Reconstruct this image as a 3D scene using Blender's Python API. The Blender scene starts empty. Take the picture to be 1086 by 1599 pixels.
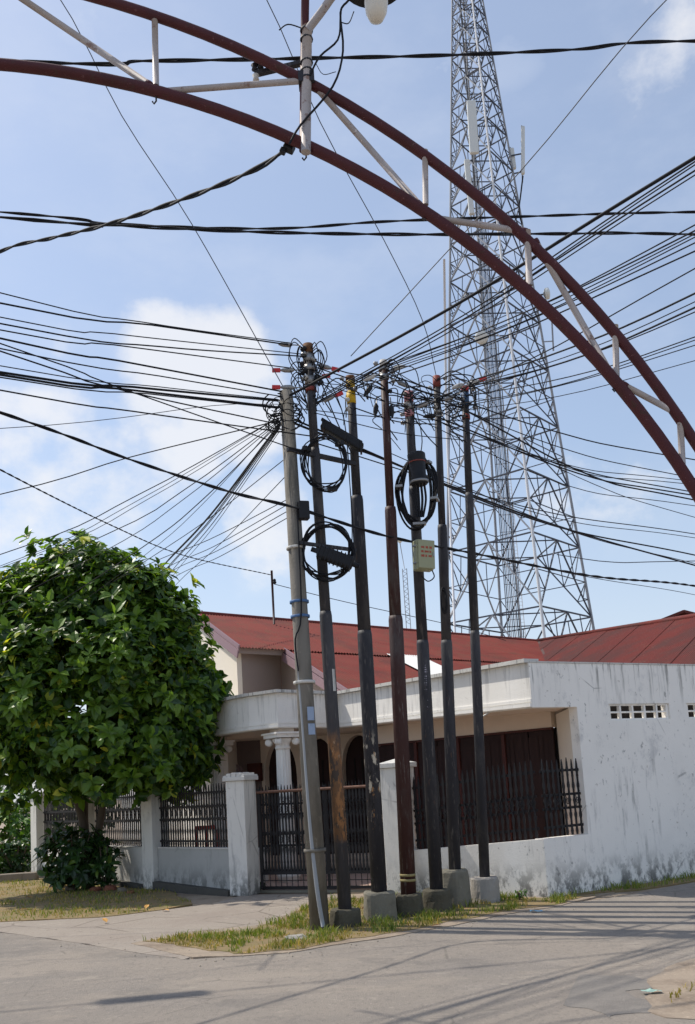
import bpy, math, random
from math import sin, cos, tan, pi, radians, sqrt, atan2, hypot
from mathutils import Vector, Matrix, noise
from mathutils.geometry import tessellate_polygon
random.seed(7)
V = Vector
scene = bpy.context.scene
col = scene.collection

# ------------------------------------------------------------------ camera
FOC, CX, CY, PIT, ROL, EYE = 1450., 543., 1034., radians(7.5), radians(3.4), 1.6
fw = V((0, cos(PIT), sin(PIT))); u0 = V((0, -sin(PIT), cos(PIT))); r0 = V((1, 0, 0))
up = u0 * cos(ROL) + r0 * sin(ROL); rt = r0 * cos(ROL) - u0 * sin(ROL); EYEP = V((0, 0, EYE))
cam = bpy.data.cameras.new('camera'); cam_o = bpy.data.objects.new('camera', cam); col.objects.link(cam_o)
m = Matrix((rt, up, -fw)).transposed().to_4x4(); m.translation = EYEP
cam_o.matrix_world = m
cam.sensor_fit = 'AUTO'; cam.sensor_width = 36.; cam.lens = FOC / 1599 * 36.
cam.shift_y = (CY - 799.5) / 1599.; cam.clip_start = .05; cam.clip_end = 3000.
scene.camera = cam_o

# survey helpers: where a measured sight line meets a height, a depth or a vertical plane of the place
def ray(x, y): return fw + rt * ((x - CX) / FOC) + up * ((CY - y) / FOC)
def gp(x, y, z=0.):
    d = ray(x, y); return EYEP + d * ((z - EYE) / d.z)
def aY(x, y, Y):
    d = ray(x, y); return EYEP + d * (Y / d.y)

# ------------------------------------------------------------------ light
SUN_AZ = V((-.90, .43, 0)).normalized(); SUN_EL = radians(56)
to_sun = SUN_AZ * cos(SUN_EL) + V((0, 0, sin(SUN_EL)))
world = bpy.data.worlds.new('World'); scene.world = world; world.use_nodes = True
wn = world.node_tree.nodes; wl = world.node_tree.links; wn.clear()
def N(t, nodes=wn, **k):
    n = nodes.new(t)
    for a, b in k.items(): setattr(n, a, b)
    return n
out = N('ShaderNodeOutputWorld'); bg1 = N('ShaderNodeBackground'); bg2 = N('ShaderNodeBackground'); mixs = N('ShaderNodeMixShader')
sky = N('ShaderNodeTexSky', sky_type='NISHITA', sun_disc=False, sun_elevation=SUN_EL, sun_rotation=atan2(SUN_AZ.x, SUN_AZ.y),
        altitude=0., air_density=1.1, dust_density=1.2, ozone_density=1.6)
tc = N('ShaderNodeTexCoord')
def math_(op, a, b=None, nodes=wn, links=wl, clamp=False):
    n = nodes.new('ShaderNodeMath'); n.operation = op; n.use_clamp = clamp
    for i, s in enumerate((a, b)):
        if s is None: continue
        if isinstance(s, (int, float)): n.inputs[i].default_value = s
        else: links.new(s, n.inputs[i])
    return n.outputs[0]
def smooth(x, lo, hi, nodes=wn, links=wl, a=0., b=1.):
    n = nodes.new('ShaderNodeMapRange'); n.interpolation_type = 'SMOOTHSTEP'
    links.new(x, n.inputs[0]); n.inputs[1].default_value = lo; n.inputs[2].default_value = hi
    n.inputs[3].default_value = a; n.inputs[4].default_value = b
    return n.outputs[0]
def wnoise(scale, detail, rough=.55, stretch=(1, 1, 1), off=(0, 0, 0)):
    mp = N('ShaderNodeMapping'); mp.inputs['Scale'].default_value = stretch; mp.inputs['Location'].default_value = off
    wl.new(tc.outputs['Generated'], mp.inputs[0])
    n = N('ShaderNodeTexNoise'); n.inputs['Scale'].default_value = scale; n.inputs['Detail'].default_value = detail
    n.inputs['Roughness'].default_value = rough; wl.new(mp.outputs[0], n.inputs['Vector'])
    return n.outputs['Fac']
n_det = wnoise(11, 8, .58, (1, 1, 1.3)); n_big = wnoise(2.3, 3, .5, (1, 1, 2.), (3.1, 1.7, .4)); n_wisp = wnoise(5., 6, .6, (1, 1, 2.2), (1.3, 0, 2))
# cumulus heaps standing in the sky: direction and angular radius of each
HEAPS = [((255, 575), .075, 1.), ((330, 590), .085, 1.), ((380, 640), .075, .9), ((285, 680), .075, .8), ((70, 700), .10, .75), ((200, 720), .10, .7),
         ((40, 790), .09, .75), ((150, 800), .09, .7), ((420, 810), .07, .75), ((400, 870), .06, .6), ((80, 530), .035, .6),
         ((1010, 90), .07, .42), ((1090, 20), .09, .52), ((880, 760), .06, .62), ((960, 790), .07, .62), ((1060, 780), .06, .5), ((560, 850), .06, .5)]
acc = None
for (px, py), rad, amp in HEAPS:
    d = ray(px, py).normalized()
    dp = N('ShaderNodeVectorMath', operation='DOT_PRODUCT'); wl.new(tc.outputs['Generated'], dp.inputs[0]); dp.inputs[1].default_value = d
    s = smooth(dp.outputs['Value'], cos(rad * 1.15), cos(rad * .1), a=0., b=amp)
    acc = s if acc is None else math_('MAXIMUM', acc, s)
sep = N('ShaderNodeSeparateXYZ'); wl.new(tc.outputs['Generated'], sep.inputs[0])
heap = math_('ADD', acc, math_('MULTIPLY', math_('SUBTRACT', n_det, .5), 1.5))
heap_m = math_('MULTIPLY', smooth(heap, .24, .92), smooth(acc, .0, .25))
gen_m = smooth(n_big, .60, .74)                                   # scattered fair-weather cloud in the rest of the sky
gen_m = math_('MULTIPLY', gen_m, smooth(n_det, .35, .6))
wisp = math_('ADD', .26, math_('MULTIPLY', smooth(n_wisp, .40, .72), .20))      # thin veil of humid air over the whole sky
lowhaze = smooth(sep.outputs['Z'], .42, .04, a=.20, b=.58)
mask = math_('MAXIMUM', math_('MULTIPLY', heap_m, .80), math_('MAXIMUM', math_('MULTIPLY', gen_m, .6), math_('MAXIMUM', wisp, lowhaze)))
wl.new(sky.outputs[0], bg1.inputs[0]); bg1.inputs[1].default_value = .15
cr = N('ShaderNodeMixRGB'); cr.inputs[1].default_value = (.70, .77, .91, 1); cr.inputs[2].default_value = (.93, .93, .95, 1)
wl.new(smooth(heap, .3, .95), cr.inputs[0]); wl.new(cr.outputs[0], bg2.inputs[0]); bg2.inputs[1].default_value = .95
wl.new(mask, mixs.inputs[0]); wl.new(bg1.outputs[0], mixs.inputs[1]); wl.new(bg2.outputs[0], mixs.inputs[2]); wl.new(mixs.outputs[0], out.inputs[0])

sun = bpy.data.lights.new('sun', 'SUN'); sun.energy = 3.7; sun.angle = radians(.53); sun.color = (1., .93, .82)
sun_o = bpy.data.objects.new('sun', sun); col.objects.link(sun_o)
sun_o.rotation_euler = to_sun.to_track_quat('Z', 'Y').to_euler(); sun_o.location = (-20, 5, 30)
scene.view_settings.view_transform = 'Standard'; scene.view_settings.look = 'None'
scene.view_settings.exposure = .10; scene.view_settings.gamma = 1.

# ------------------------------------------------------------------ materials
def srgb(r, g, b):
    f = lambda c: (c / 255 / 12.92) if c <= 10 else ((c / 255 + .055) / 1.055) ** 2.4
    return (f(r), f(g), f(b), 1)
class MT:
    """small wrapper to write node materials"""
    def __init__(s, name, rough=.7, metal=0.):
        s.m = bpy.data.materials.new(name); s.m.use_nodes = True
        s.n = s.m.node_tree.nodes; s.l = s.m.node_tree.links
        s.b = s.n['Principled BSDF']; s.b.inputs['Roughness'].default_value = rough; s.b.inputs['Metallic'].default_value = metal
        s.g = s.n.new('ShaderNodeNewGeometry'); s.c = None
    def noise(s, scale, detail=4, rough=.55, stretch=(1, 1, 1), off=(0, 0, 0)):
        mp = s.n.new('ShaderNodeMapping'); mp.inputs['Scale'].default_value = stretch; mp.inputs['Location'].default_value = off
        s.l.new(s.g.outputs['Position'], mp.inputs[0])
        n = s.n.new('ShaderNodeTexNoise'); n.inputs['Scale'].default_value = scale; n.inputs['Detail'].default_value = detail
        n.inputs['Roughness'].default_value = rough; s.l.new(mp.outputs[0], n.inputs['Vector']); return n.outputs['Fac']
    def voro(s, scale, feature='F1'):
        n = s.n.new('ShaderNodeTexVoronoi'); n.feature = feature; n.inputs['Scale'].default_value = scale
        s.l.new(s.g.outputs['Position'], n.inputs['Vector']); return n.outputs['Distance']
    def z(s):
        x = s.n.new('ShaderNodeSeparateXYZ'); s.l.new(s.g.outputs['Position'], x.inputs[0]); return x.outputs['Z']
    def mix(s, fac, c):
        """lay colour c over what is there, by fac"""
        if s.c is None: s.c = c; return s
        x = s.n.new('ShaderNodeMixRGB')
        if isinstance(fac, float): x.inputs[0].default_value = fac
        else: s.l.new(fac, x.inputs[0])
        for i, k in ((1, s.c), (2, c)):
            if isinstance(k, tuple): x.inputs[i].default_value = k
            else: s.l.new(k, x.inputs[i])
        s.c = x.outputs[0]; return s
    def sm(s, x, lo, hi, a=0., b=1.): return smooth(x, lo, hi, s.n, s.l, a, b)
    def ma(s, op, a, b): return math_(op, a, b, s.n, s.l)
    def bump(s, h, strength=.3, dist=.01):
        b = s.n.new('ShaderNodeBump'); b.inputs['Strength'].default_value = strength; b.inputs['Distance'].default_value = dist
        s.l.new(h, b.inputs['Height']); s.l.new(b.outputs[0], s.b.inputs['Normal']); return s
    def rnd(s): return s.g.outputs['Random Per Island']
    def objrnd(s): return s.n.new('ShaderNodeObjectInfo').outputs['Random']
    def done(s):
        if isinstance(s.c, tuple): s.b.inputs['Base Color'].default_value = s.c
        else: s.l.new(s.c, s.b.inputs['Base Color'])
        return s.m
def simple(name, c, rough=.6, metal=0., var=.25, scale=9., dark=.6, bump=.0, stretch=(1, 1, 1)):
    t = MT(name, rough, metal); t.b.inputs['Specular IOR Level'].default_value = .28; t.mix(0., c)
    n = t.noise(scale, 5, .6, stretch); t.mix(t.sm(n, .5, .8, 0., var), tuple(k * dark for k in c[:3]) + (1,))
    t.mix(t.sm(t.noise(scale * 4.3, 3, .6, stretch, (4, 2, 7)), .55, .8, 0., var * .7), tuple(min(1, k * 1.35 + .02) for k in c[:3]) + (1,))
    if bump: t.bump(t.noise(scale * 6, 4), bump, .01)
    return t.done()
def dirty_white(name, c, grime=1., zb=0., ztop=3.07):
    t = MT(name, .88); t.b.inputs['Specular IOR Level'].default_value = .2; t.mix(0., c)
    t.mix(t.sm(t.noise(1.1, 5), .42, .70, 0., .30), tuple(k * .84 for k in c[:3]) + (1,))
    bl = t.noise(2.3, 9, .70, (1, 1, .75), (5, 3, 1)); t.mix(t.sm(bl, .55, .68, 0., .34 * grime), srgb(158, 158, 160))
    st = t.noise(9, 7, .68, (1, 1, .13), (0, 3, 0)); t.mix(t.ma('MULTIPLY', t.sm(st, .54, .70), t.sm(t.noise(.8, 3, .5, (1, 1, 1), (3, 3, 9)), .40, .62, 0., .50 * grime)), srgb(124, 123, 122))
    dr = t.noise(13, 6, .66, (1, 1, .07), (5, 3, 0)); t.mix(t.ma('MULTIPLY', t.sm(dr, .52, .64), t.sm(t.z(), ztop - .75, ztop, 0., .6 * grime)), srgb(96, 95, 93))      # run-off under the coping
    pt = t.noise(11, 9, .74, (1, 1, .6), (2, 2, 5)); t.mix(t.ma('MULTIPLY', t.sm(pt, .58, .66), t.sm(t.noise(.9, 3, .5, (1, 1, 1), (1, 7, 2)), .46, .62, 0., .62 * grime)), srgb(100, 100, 100))
    # splash mould that climbs from the soil in ragged patches
    low = t.ma('MULTIPLY', t.sm(t.z(), .55 + zb, .0 + zb), t.sm(t.noise(5.5, 9, .74, (1, 1, .6), (7, 1, 3)), .44, .58))
    t.mix(t.ma('MULTIPLY', low, .85 * min(1, grime)), srgb(66, 67, 63))
    flake = t.noise(14, 3, .5, (1, 1, 1), (9, 9, 9)); t.mix(t.sm(flake, .69, .72, 0., .5 * grime), srgb(172, 164, 154))
    ck = t.voro(1.1, 'DISTANCE_TO_EDGE'); t.mix(t.ma('MULTIPLY', t.sm(ck, .012, .003), t.sm(t.noise(1.3, 3, .5, (1, 1, 1), (4, 1, 1)), .55, .62, 0., .4 * grime)), srgb(110, 108, 106))
    t.bump(t.noise(38, 5), .25, .01); return t.done()
M = {}
M['wall'] = dirty_white('wall_white_weathered', srgb(244, 240, 233), 1.15)
M['parapet'] = dirty_white('parapet_white', srgb(242, 239, 233), .45, -5.)
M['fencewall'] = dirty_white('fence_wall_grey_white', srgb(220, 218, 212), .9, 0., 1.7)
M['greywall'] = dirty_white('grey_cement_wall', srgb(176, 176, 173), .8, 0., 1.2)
M['coping'] = dirty_white('coping_weathered', srgb(205, 203, 198), 1.1, -5.)
M['cream'] = simple('cream_render', srgb(232, 224, 210), .85, var=.18, scale=3, dark=.85)
M['taupe'] = simple('taupe_render', srgb(150, 138, 132), .9, var=.2, scale=2.5, dark=.8)
M['soffit'] = simple('soffit_beige', srgb(222, 207, 190), .9, var=.2, scale=2., dark=.85)
M['tile'] = simple('brown_wall_tile', srgb(122, 108, 104), .5, var=.2, scale=3)
M['bdoor'] = simple('brown_door_paint', srgb(50, 34, 33), .7, var=.5, scale=6, dark=.55, stretch=(1, 1, .15))
M['bframe'] = simple('red_brown_door_frame', srgb(76, 42, 38), .6, var=.6, scale=5)
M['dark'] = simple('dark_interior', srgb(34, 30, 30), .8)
M['mauve'] = simple('mauve_trim', srgb(140, 116, 124), .75, var=.25, scale=4, dark=.7)
M['floor'] = simple('porch_floor_tile', srgb(205, 178, 165), .6, var=.2, scale=3, dark=.8)
M['black_iron'] = simple('black_iron', srgb(40, 39, 41), .5, .2, var=.4, scale=20, dark=.5)
M['rust_bar'] = simple('rusty_top_bar', srgb(112, 84, 72), .7, .2, var=.5, scale=9)
t = MT('roof_red_painted', .8); t.b.inputs['Specular IOR Level'].default_value = .15; t.mix(0., srgb(122, 56, 47)); t.mix(t.sm(t.noise(1.1, 5), .42, .7, 0., .55), srgb(108, 36, 32))
t.mix(t.sm(t.noise(.7, 6, .62, (1, 1, 1), (4, 4, 4)), .48, .66, 0., .75), srgb(92, 52, 46)); t.mix(t.sm(t.noise(2.4, 9, .72, (1, 1, .6), (1, 9, 4)), .50, .62, 0., .7), srgb(104, 64, 50)); t.mix(t.sm(t.noise(15, 8, .75, (1, 1, 1), (6, 9, 4)), .60, .68, 0., .6), srgb(150, 104, 84)); t.mix(t.sm(t.noise(7, 6, .65), .62, .75, 0., .5), srgb(176, 92, 74))
t.mix(t.ma('MULTIPLY', t.objrnd(), .30), srgb(98, 46, 44)); M['roof'] = t.done()
t = MT('roof_dark_sheet', .8); t.b.inputs['Specular IOR Level'].default_value = .15; t.mix(0., srgb(112, 52, 46)); t.mix(t.sm(t.noise(.7, 8, .68), .40, .60, 0., .85), srgb(86, 58, 54)); t.mix(t.sm(t.noise(6, 6, .65), .6, .74, 0., .4), srgb(150, 84, 70))
t.mix(t.sm(t.noise(4, 9, .74, (1, 1, 1), (7, 2, 4)), .56, .66, 0., .5), srgb(124, 82, 68)); t.mix(t.ma('MULTIPLY', t.objrnd(), .4), srgb(94, 50, 46)); M['roof2'] = t.done()
M['skylight'] = simple('pale_sheet', srgb(226, 224, 218), .45, var=.15, scale=4, dark=.85)
# asphalt
t = MT('asphalt_worn', .95); t.b.inputs['Specular IOR Level'].default_value = .15; t.mix(0., srgb(152, 143, 133)); t.mix(t.sm(t.noise(.35, 5, .6), .40, .68, 0., .55), srgb(128, 124, 120))
t.mix(t.sm(t.noise(1.7, 6, .62, (1, 1, 1), (3, 8, 0)), .5, .75, 0., .35), srgb(164, 155, 146)); t.mix(t.sm(t.noise(.9, 3, .5, (.25, 1.6, 1), (1, 5, 0)), .52, .72, 0., .30), srgb(118, 115, 112))
t.mix(t.sm(t.noise(70, 3, .7), .52, .75, 0., .5), srgb(108, 104, 100)); t.mix(t.sm(t.noise(110, 2, .7, (1, 1, 1), (5, 5, 5)), .60, .75, 0., .5), srgb(186, 178, 168))
t.mix(t.sm(t.noise(3.1, 9, .7, (1, 1, 1), (11, 2, 0)), .655, .69, 0., .5), srgb(176, 166, 152))
ck = t.voro(.55, 'DISTANCE_TO_EDGE'); t.mix(t.ma('MULTIPLY', t.sm(ck, .012, .002), t.sm(t.noise(.6, 3, .5, (1, 1, 1), (2, 9, 0)), .54, .62, 0., .3)), srgb(84, 82, 80))
t.mix(t.sm(t.noise(24, 5, .7, (1, .55, 1), (2, 2, 0)), .50, .68, 0., .42), srgb(112, 107, 102)); t.mix(t.sm(t.noise(33, 5, .7, (1, .55, 1), (6, 2, 0)), .55, .70, 0., .42), srgb(182, 172, 160))
t.mix(t.sm(t.noise(6, 7, .7, (1, .5, 1), (9, 4, 0)), .54, .70, 0., .30), srgb(116, 112, 108)); t.mix(t.sm(t.noise(.5, 8, .62, (1, 2.2, 1), (8, 8, 0)), .53, .60, 0., .28), srgb(172, 160, 146))
t.mix(t.sm(t.noise(1.15, 9, .66, (1, 1.5, 1), (17, 4, 0)), .555, .59, 0., .30), srgb(114, 110, 106)); t.mix(t.sm(t.noise(2.6, 9, .7, (1, 1.5, 1), (7, 14, 0)), .60, .64, 0., .35), srgb(178, 168, 154))
ck = t.voro(1.3, 'DISTANCE_TO_EDGE'); t.mix(t.ma('MULTIPLY', t.sm(ck, .016, .004), t.sm(t.noise(.9, 4, .6, (1, 1, 1), (12, 9, 0)), .53, .62, 0., .32)), srgb(78, 75, 72))
t.bump(t.noise(60, 5, .75), .8, .02); M['asphalt'] = t.done()
t = MT('driveway_concrete', .92); t.mix(0., srgb(152, 142, 131)); t.mix(t.sm(t.noise(.8, 6, .6), .4, .7, 0., .6), srgb(140, 128, 118)); t.mix(t.sm(t.noise(2.6, 7, .65, (1, 1, 1), (3, 3, 0)), .54, .72, 0., .5), srgb(182, 170, 156))
t.mix(t.sm(t.noise(5, 8, .7, (1, 1, 1), (8, 1, 0)), .58, .7, 0., .5), srgb(112, 100, 90)); t.mix(t.sm(t.noise(60, 3, .7), .56, .75, 0., .4), srgb(120, 110, 102)); t.mix(t.sm(t.noise(21, 6, .72, (1, .6, 1), (4, 2, 0)), .52, .68, 0., .5), srgb(126, 114, 102)); ck = t.voro(.8, 'DISTANCE_TO_EDGE'); t.mix(t.ma('MULTIPLY', t.sm(ck, .02, .004), t.sm(t.noise(1.1, 4), .42, .55, 0., .6)), srgb(92, 82, 72))
t.bump(t.noise(40, 5, .7), .6, .02); M['drive'] = t.done()
t = MT('sandy_soil', .95); t.mix(0., srgb(156, 141, 124)); t.mix(t.sm(t.noise(2.2, 7, .65), .42, .64, 0., .85), srgb(128, 113, 97)); t.mix(t.sm(t.noise(17, 6, .7), .55, .72, 0., .6), srgb(196, 176, 154)); t.mix(t.sm(t.noise(48, 4, .7, (1, 1, 1), (3, 1, 0)), .6, .75, 0., .6), srgb(104, 88, 74))
t.bump(t.noise(30, 6, .7), .7, .02); M['soil'] = t.done()
t = MT('lawn_soil', .95); t.mix(0., srgb(132, 114, 80)); t.mix(t.sm(t.noise(3, 6, .65), .46, .66, 0., .7), srgb(106, 106, 56)); t.mix(t.sm(t.noise(5, 6, .65, (1, 1, 1), (6, 2, 0)), .52, .66, 0., .8), srgb(158, 128, 88)); t.bump(t.noise(40, 5, .7), .6, .02); M['lawn'] = t.done()
def leafmat(name, a, b, c, trans=.25, rough=.38):
    t = MT(name, rough); t.mix(0., a); r = t.rnd(); t.mix(t.sm(r, .2, .9), b); t.mix(t.sm(r, .955, .985), c); t.mix(t.sm(t.noise(1.6, 3), .45, .7, 0., .35), a); t.done()
    if trans:
        tr = t.n.new('ShaderNodeBsdfTranslucent'); mx = t.n.new('ShaderNodeMixShader'); mx.inputs[0].default_value = trans
        k = t.n.new('ShaderNodeMixRGB'); k.blend_type = 'MULTIPLY'; k.inputs[0].default_value = 1.; k.inputs[2].default_value = (1.5, 1.5, .55, 1)
        t.l.new(t.c, k.inputs[1]); t.l.new(k.outputs[0], tr.inputs[0])
        o = t.n['Material Output']; t.l.new(t.b.outputs[0], mx.inputs[1]); t.l.new(tr.outputs[0], mx.inputs[2]); t.l.new(mx.outputs[0], o.inputs[0])
    return t.m
M['leaf'] = leafmat('tree_leaf', srgb(50, 80, 34), srgb(122, 156, 54), srgb(206, 206, 78), .40, .42)
M['leaf_dark'] = leafmat('shrub_leaf_dark', srgb(38, 62, 32), srgb(62, 94, 42), srgb(112, 140, 54), .25)
M['leaf_light'] = leafmat('shrub_leaf_light', srgb(62, 100, 40), srgb(104, 142, 56), srgb(158, 172, 72), .32, .5)
M['grass'] = leafmat('grass_blade', srgb(96, 116, 44), srgb(140, 148, 66), srgb(190, 166, 104), .3, .6)
M['grass_dry'] = leafmat('grass_blade_dry', srgb(128, 122, 58), srgb(178, 156, 98), srgb(196, 164, 118), .3, .7)
M['bark'] = simple('bark', srgb(92, 82, 72), .9, var=.5, scale=14, bump=.6, stretch=(1, 1, .3))
M['steel'] = simple('galvanised_and_sunlit_steel', srgb(150, 154, 160), .6, .1, var=.25, scale=1.2, dark=.7)
M['steel_dark'] = simple('dark_and_shaded_steel', srgb(74, 79, 90), .6, .1, var=.2, scale=1., dark=.7)
M['steel_light'] = simple('bright_steel', srgb(214, 215, 216), .55, .1, var=.15, scale=1., dark=.8)
M['antenna'] = simple('antenna_shell', srgb(212, 216, 214), .5, var=.1, scale=1.5, dark=.85)
def pipe_paint(name, c, rust):
    t = MT(name, .55); t.b.inputs['Specular IOR Level'].default_value = .3; t.mix(0., c); t.mix(t.sm(t.noise(5, 5, .6), .42, .7, 0., .5), tuple(k * .62 for k in c[:3]) + (1,))
    t.mix(t.sm(t.noise(16, 7, .7), .57, .64, 0., .8), rust); t.mix(t.sm(t.noise(45, 6, .7, (1, 1, 1), (3, 5, 1)), .62, .67, 0., .7), tuple(min(1, k * 1.6 + .05) for k in c[:3]) + (1,)); t.bump(t.noise(40, 5), .25, .004); return t.done()
M['maroon'] = pipe_paint('maroon_pipe_paint', srgb(78, 35, 38), srgb(70, 44, 38))
M['offwhite'] = pipe_paint('offwhite_pipe_paint', srgb(178, 169, 165), srgb(128, 98, 86))
M['cable'] = simple('black_cable', srgb(28, 29, 34), .75, var=.2, scale=5)
M['cable2'] = simple('grey_cable', srgb(70, 72, 80), .55, var=.2, scale=5)
M['plastic'] = simple('black_plastic', srgb(33, 34, 38), .55, var=.3, scale=15)
M['clamp'] = simple('aluminium_clamp', srgb(150, 150, 150), .45, .6, var=.3, scale=25)
M['tagred'] = simple('red_tag', srgb(200, 62, 66), .6, var=.2, scale=30)
M['yellow'] = simple('yellow_paint', srgb(206, 168, 40), .55, var=.4, scale=20, dark=.7)
M['pink'] = simple('faded_pink_paint', srgb(186, 130, 136), .6, var=.3, scale=20)
M['redpaint'] = simple('dull_red_paint', srgb(132, 64, 56), .6, var=.4, scale=25)
M['bluepaint'] = simple('faded_blue_paint', srgb(64, 90, 124), .6, var=.4, scale=25)
M['rustcap'] = simple('rusty_cap', srgb(110, 76, 50), .8, var=.6, scale=30)
M['ring'] = simple('dull_cream_ring', srgb(150, 138, 96), .7, var=.4, scale=20)
M['boxgreen'] = simple('box_olive_green', srgb(158, 160, 130), .5, var=.2, scale=7, dark=.82)
M['inkred'] = simple('red_lettering', srgb(176, 74, 60), .7, var=.3, scale=40)
M['inkwhite'] = simple('pale_scrawl', srgb(170, 164, 176), .7)
M['sticker'] = simple('faded_sticker', srgb(150, 166, 190), .6, var=.6, scale=18, dark=.55)
M['strap'] = simple('blue_strap', srgb(80, 112, 156), .6)
M['conduit'] = simple('grey_conduit', srgb(150, 154, 158), .5, var=.35, scale=6, dark=.6, stretch=(1, 1, .3))
M['concrete'] = simple('concrete_footing', srgb(122, 118, 106), .92, var=.7, scale=6, dark=.6, bump=.5)
M['concrete_light'] = simple('pale_footing', srgb(158, 153, 146), .92, var=.5, scale=6, dark=.75, bump=.4)
M['concrete_dark'] = simple('mossy_footing', srgb(88, 84, 72), .95, var=.7, scale=7, dark=.5, bump=.6)
M['plinth'] = simple('dark_plinth', srgb(84, 82, 78), .95, var=.6, scale=4, dark=.6, bump=.5)
M['glass'] = simple('frosted_globe', srgb(220, 216, 206), .3, var=.1)
M['redplastic'] = simple('red_plastic', srgb(184, 66, 52), .5)
M['stone'] = simple('grey_stone', srgb(140, 130, 118), .95, var=.5, scale=12, dark=.6, bump=.5)
M['brick'] = simple('broken_brick', srgb(138, 88, 70), .95, var=.5, scale=12, dark=.6, bump=.5)
M['dryleaf'] = simple('dry_leaf', srgb(198, 150, 84), .8)
M['litterblue'] = simple('blue_wrapper', srgb(120, 172, 200), .5)
M['littergreen'] = simple('green_wrapper', srgb(150, 180, 168), .6)
# concrete pole
t = MT('pole_concrete', .9); t.mix(0., srgb(122, 117, 109)); t.mix(t.sm(t.noise(4, 6, .6, (1, 1, .25)), .42, .66, 0., .8), srgb(84, 80, 72)); t.mix(t.sm(t.noise(9, 8, .7, (1, 1, .5), (4, 1, 2)), .56, .68, 0., .5), srgb(160, 152, 140)); t.bump(t.noise(30, 5), .4, .01); M['pole_concrete'] = t.done()
def polepaint(name, base, peel=None, cols=(), band=.25):
    t = MT(name, .6); t.b.inputs['Specular IOR Level'].default_value = .35; t.mix(0., base); t.mix(t.sm(t.noise(6, 5, .6, (1, 1, .2)), .5, .75, 0., .5), tuple(k * 1.9 + .012 for k in base[:3]) + (1,))
    t.mix(t.sm(t.noise(17, 5, .65, (1, 1, .35), (3, 3, 3)), .64, .7, 0., .5), srgb(88, 66, 56))
    t.mix(t.sm(t.noise(2.2, 8, .7, (1, 1, .35), (8, 3, 5)), .48, .66, 0., .55), srgb(86, 83, 82)); t.mix(t.sm(t.noise(30, 6, .7, (1, 1, .12), (1, 3, 9)), .56, .68, 0., .6), srgb(118, 112, 108))
    if peel:                                              # flaking paint on the stretch that carried posters
        z = t.z(); rg = t.ma('MULTIPLY', t.sm(z, peel[0] - .05, peel[0] + .06), t.sm(z, peel[1] + .18, peel[1] - .18))
        for i, (c, thr) in enumerate(cols):
            n = t.noise(9 + 5 * i, 6, .66, (1, 1, .35), (i * 3.3, 1, i)); t.mix(t.ma('MULTIPLY', rg, t.sm(n, thr, thr + .05)), c)
    t.bump(t.noise(25, 5), .15, .005); return t.done()
M['pole_black'] = polepaint('pole_black_paint', srgb(46, 46, 52))
M['pole_black_peel'] = polepaint('pole_black_flaking', srgb(42, 42, 48), (1.05, 2.12), ((srgb(196, 188, 172), .55), (srgb(170, 128, 86), .60), (srgb(30, 30, 34), .56)))
M['pole_grey_peel'] = polepaint('pole_grey_flaking', srgb(58, 58, 63), (.98, 2.12), ((srgb(112, 84, 62), .33), (srgb(150, 108, 72), .50), (srgb(70, 62, 58), .52), (srgb(190, 170, 144), .63)))
M['pole_brown'] = polepaint('pole_brown_paint', srgb(62, 36, 34))

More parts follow.
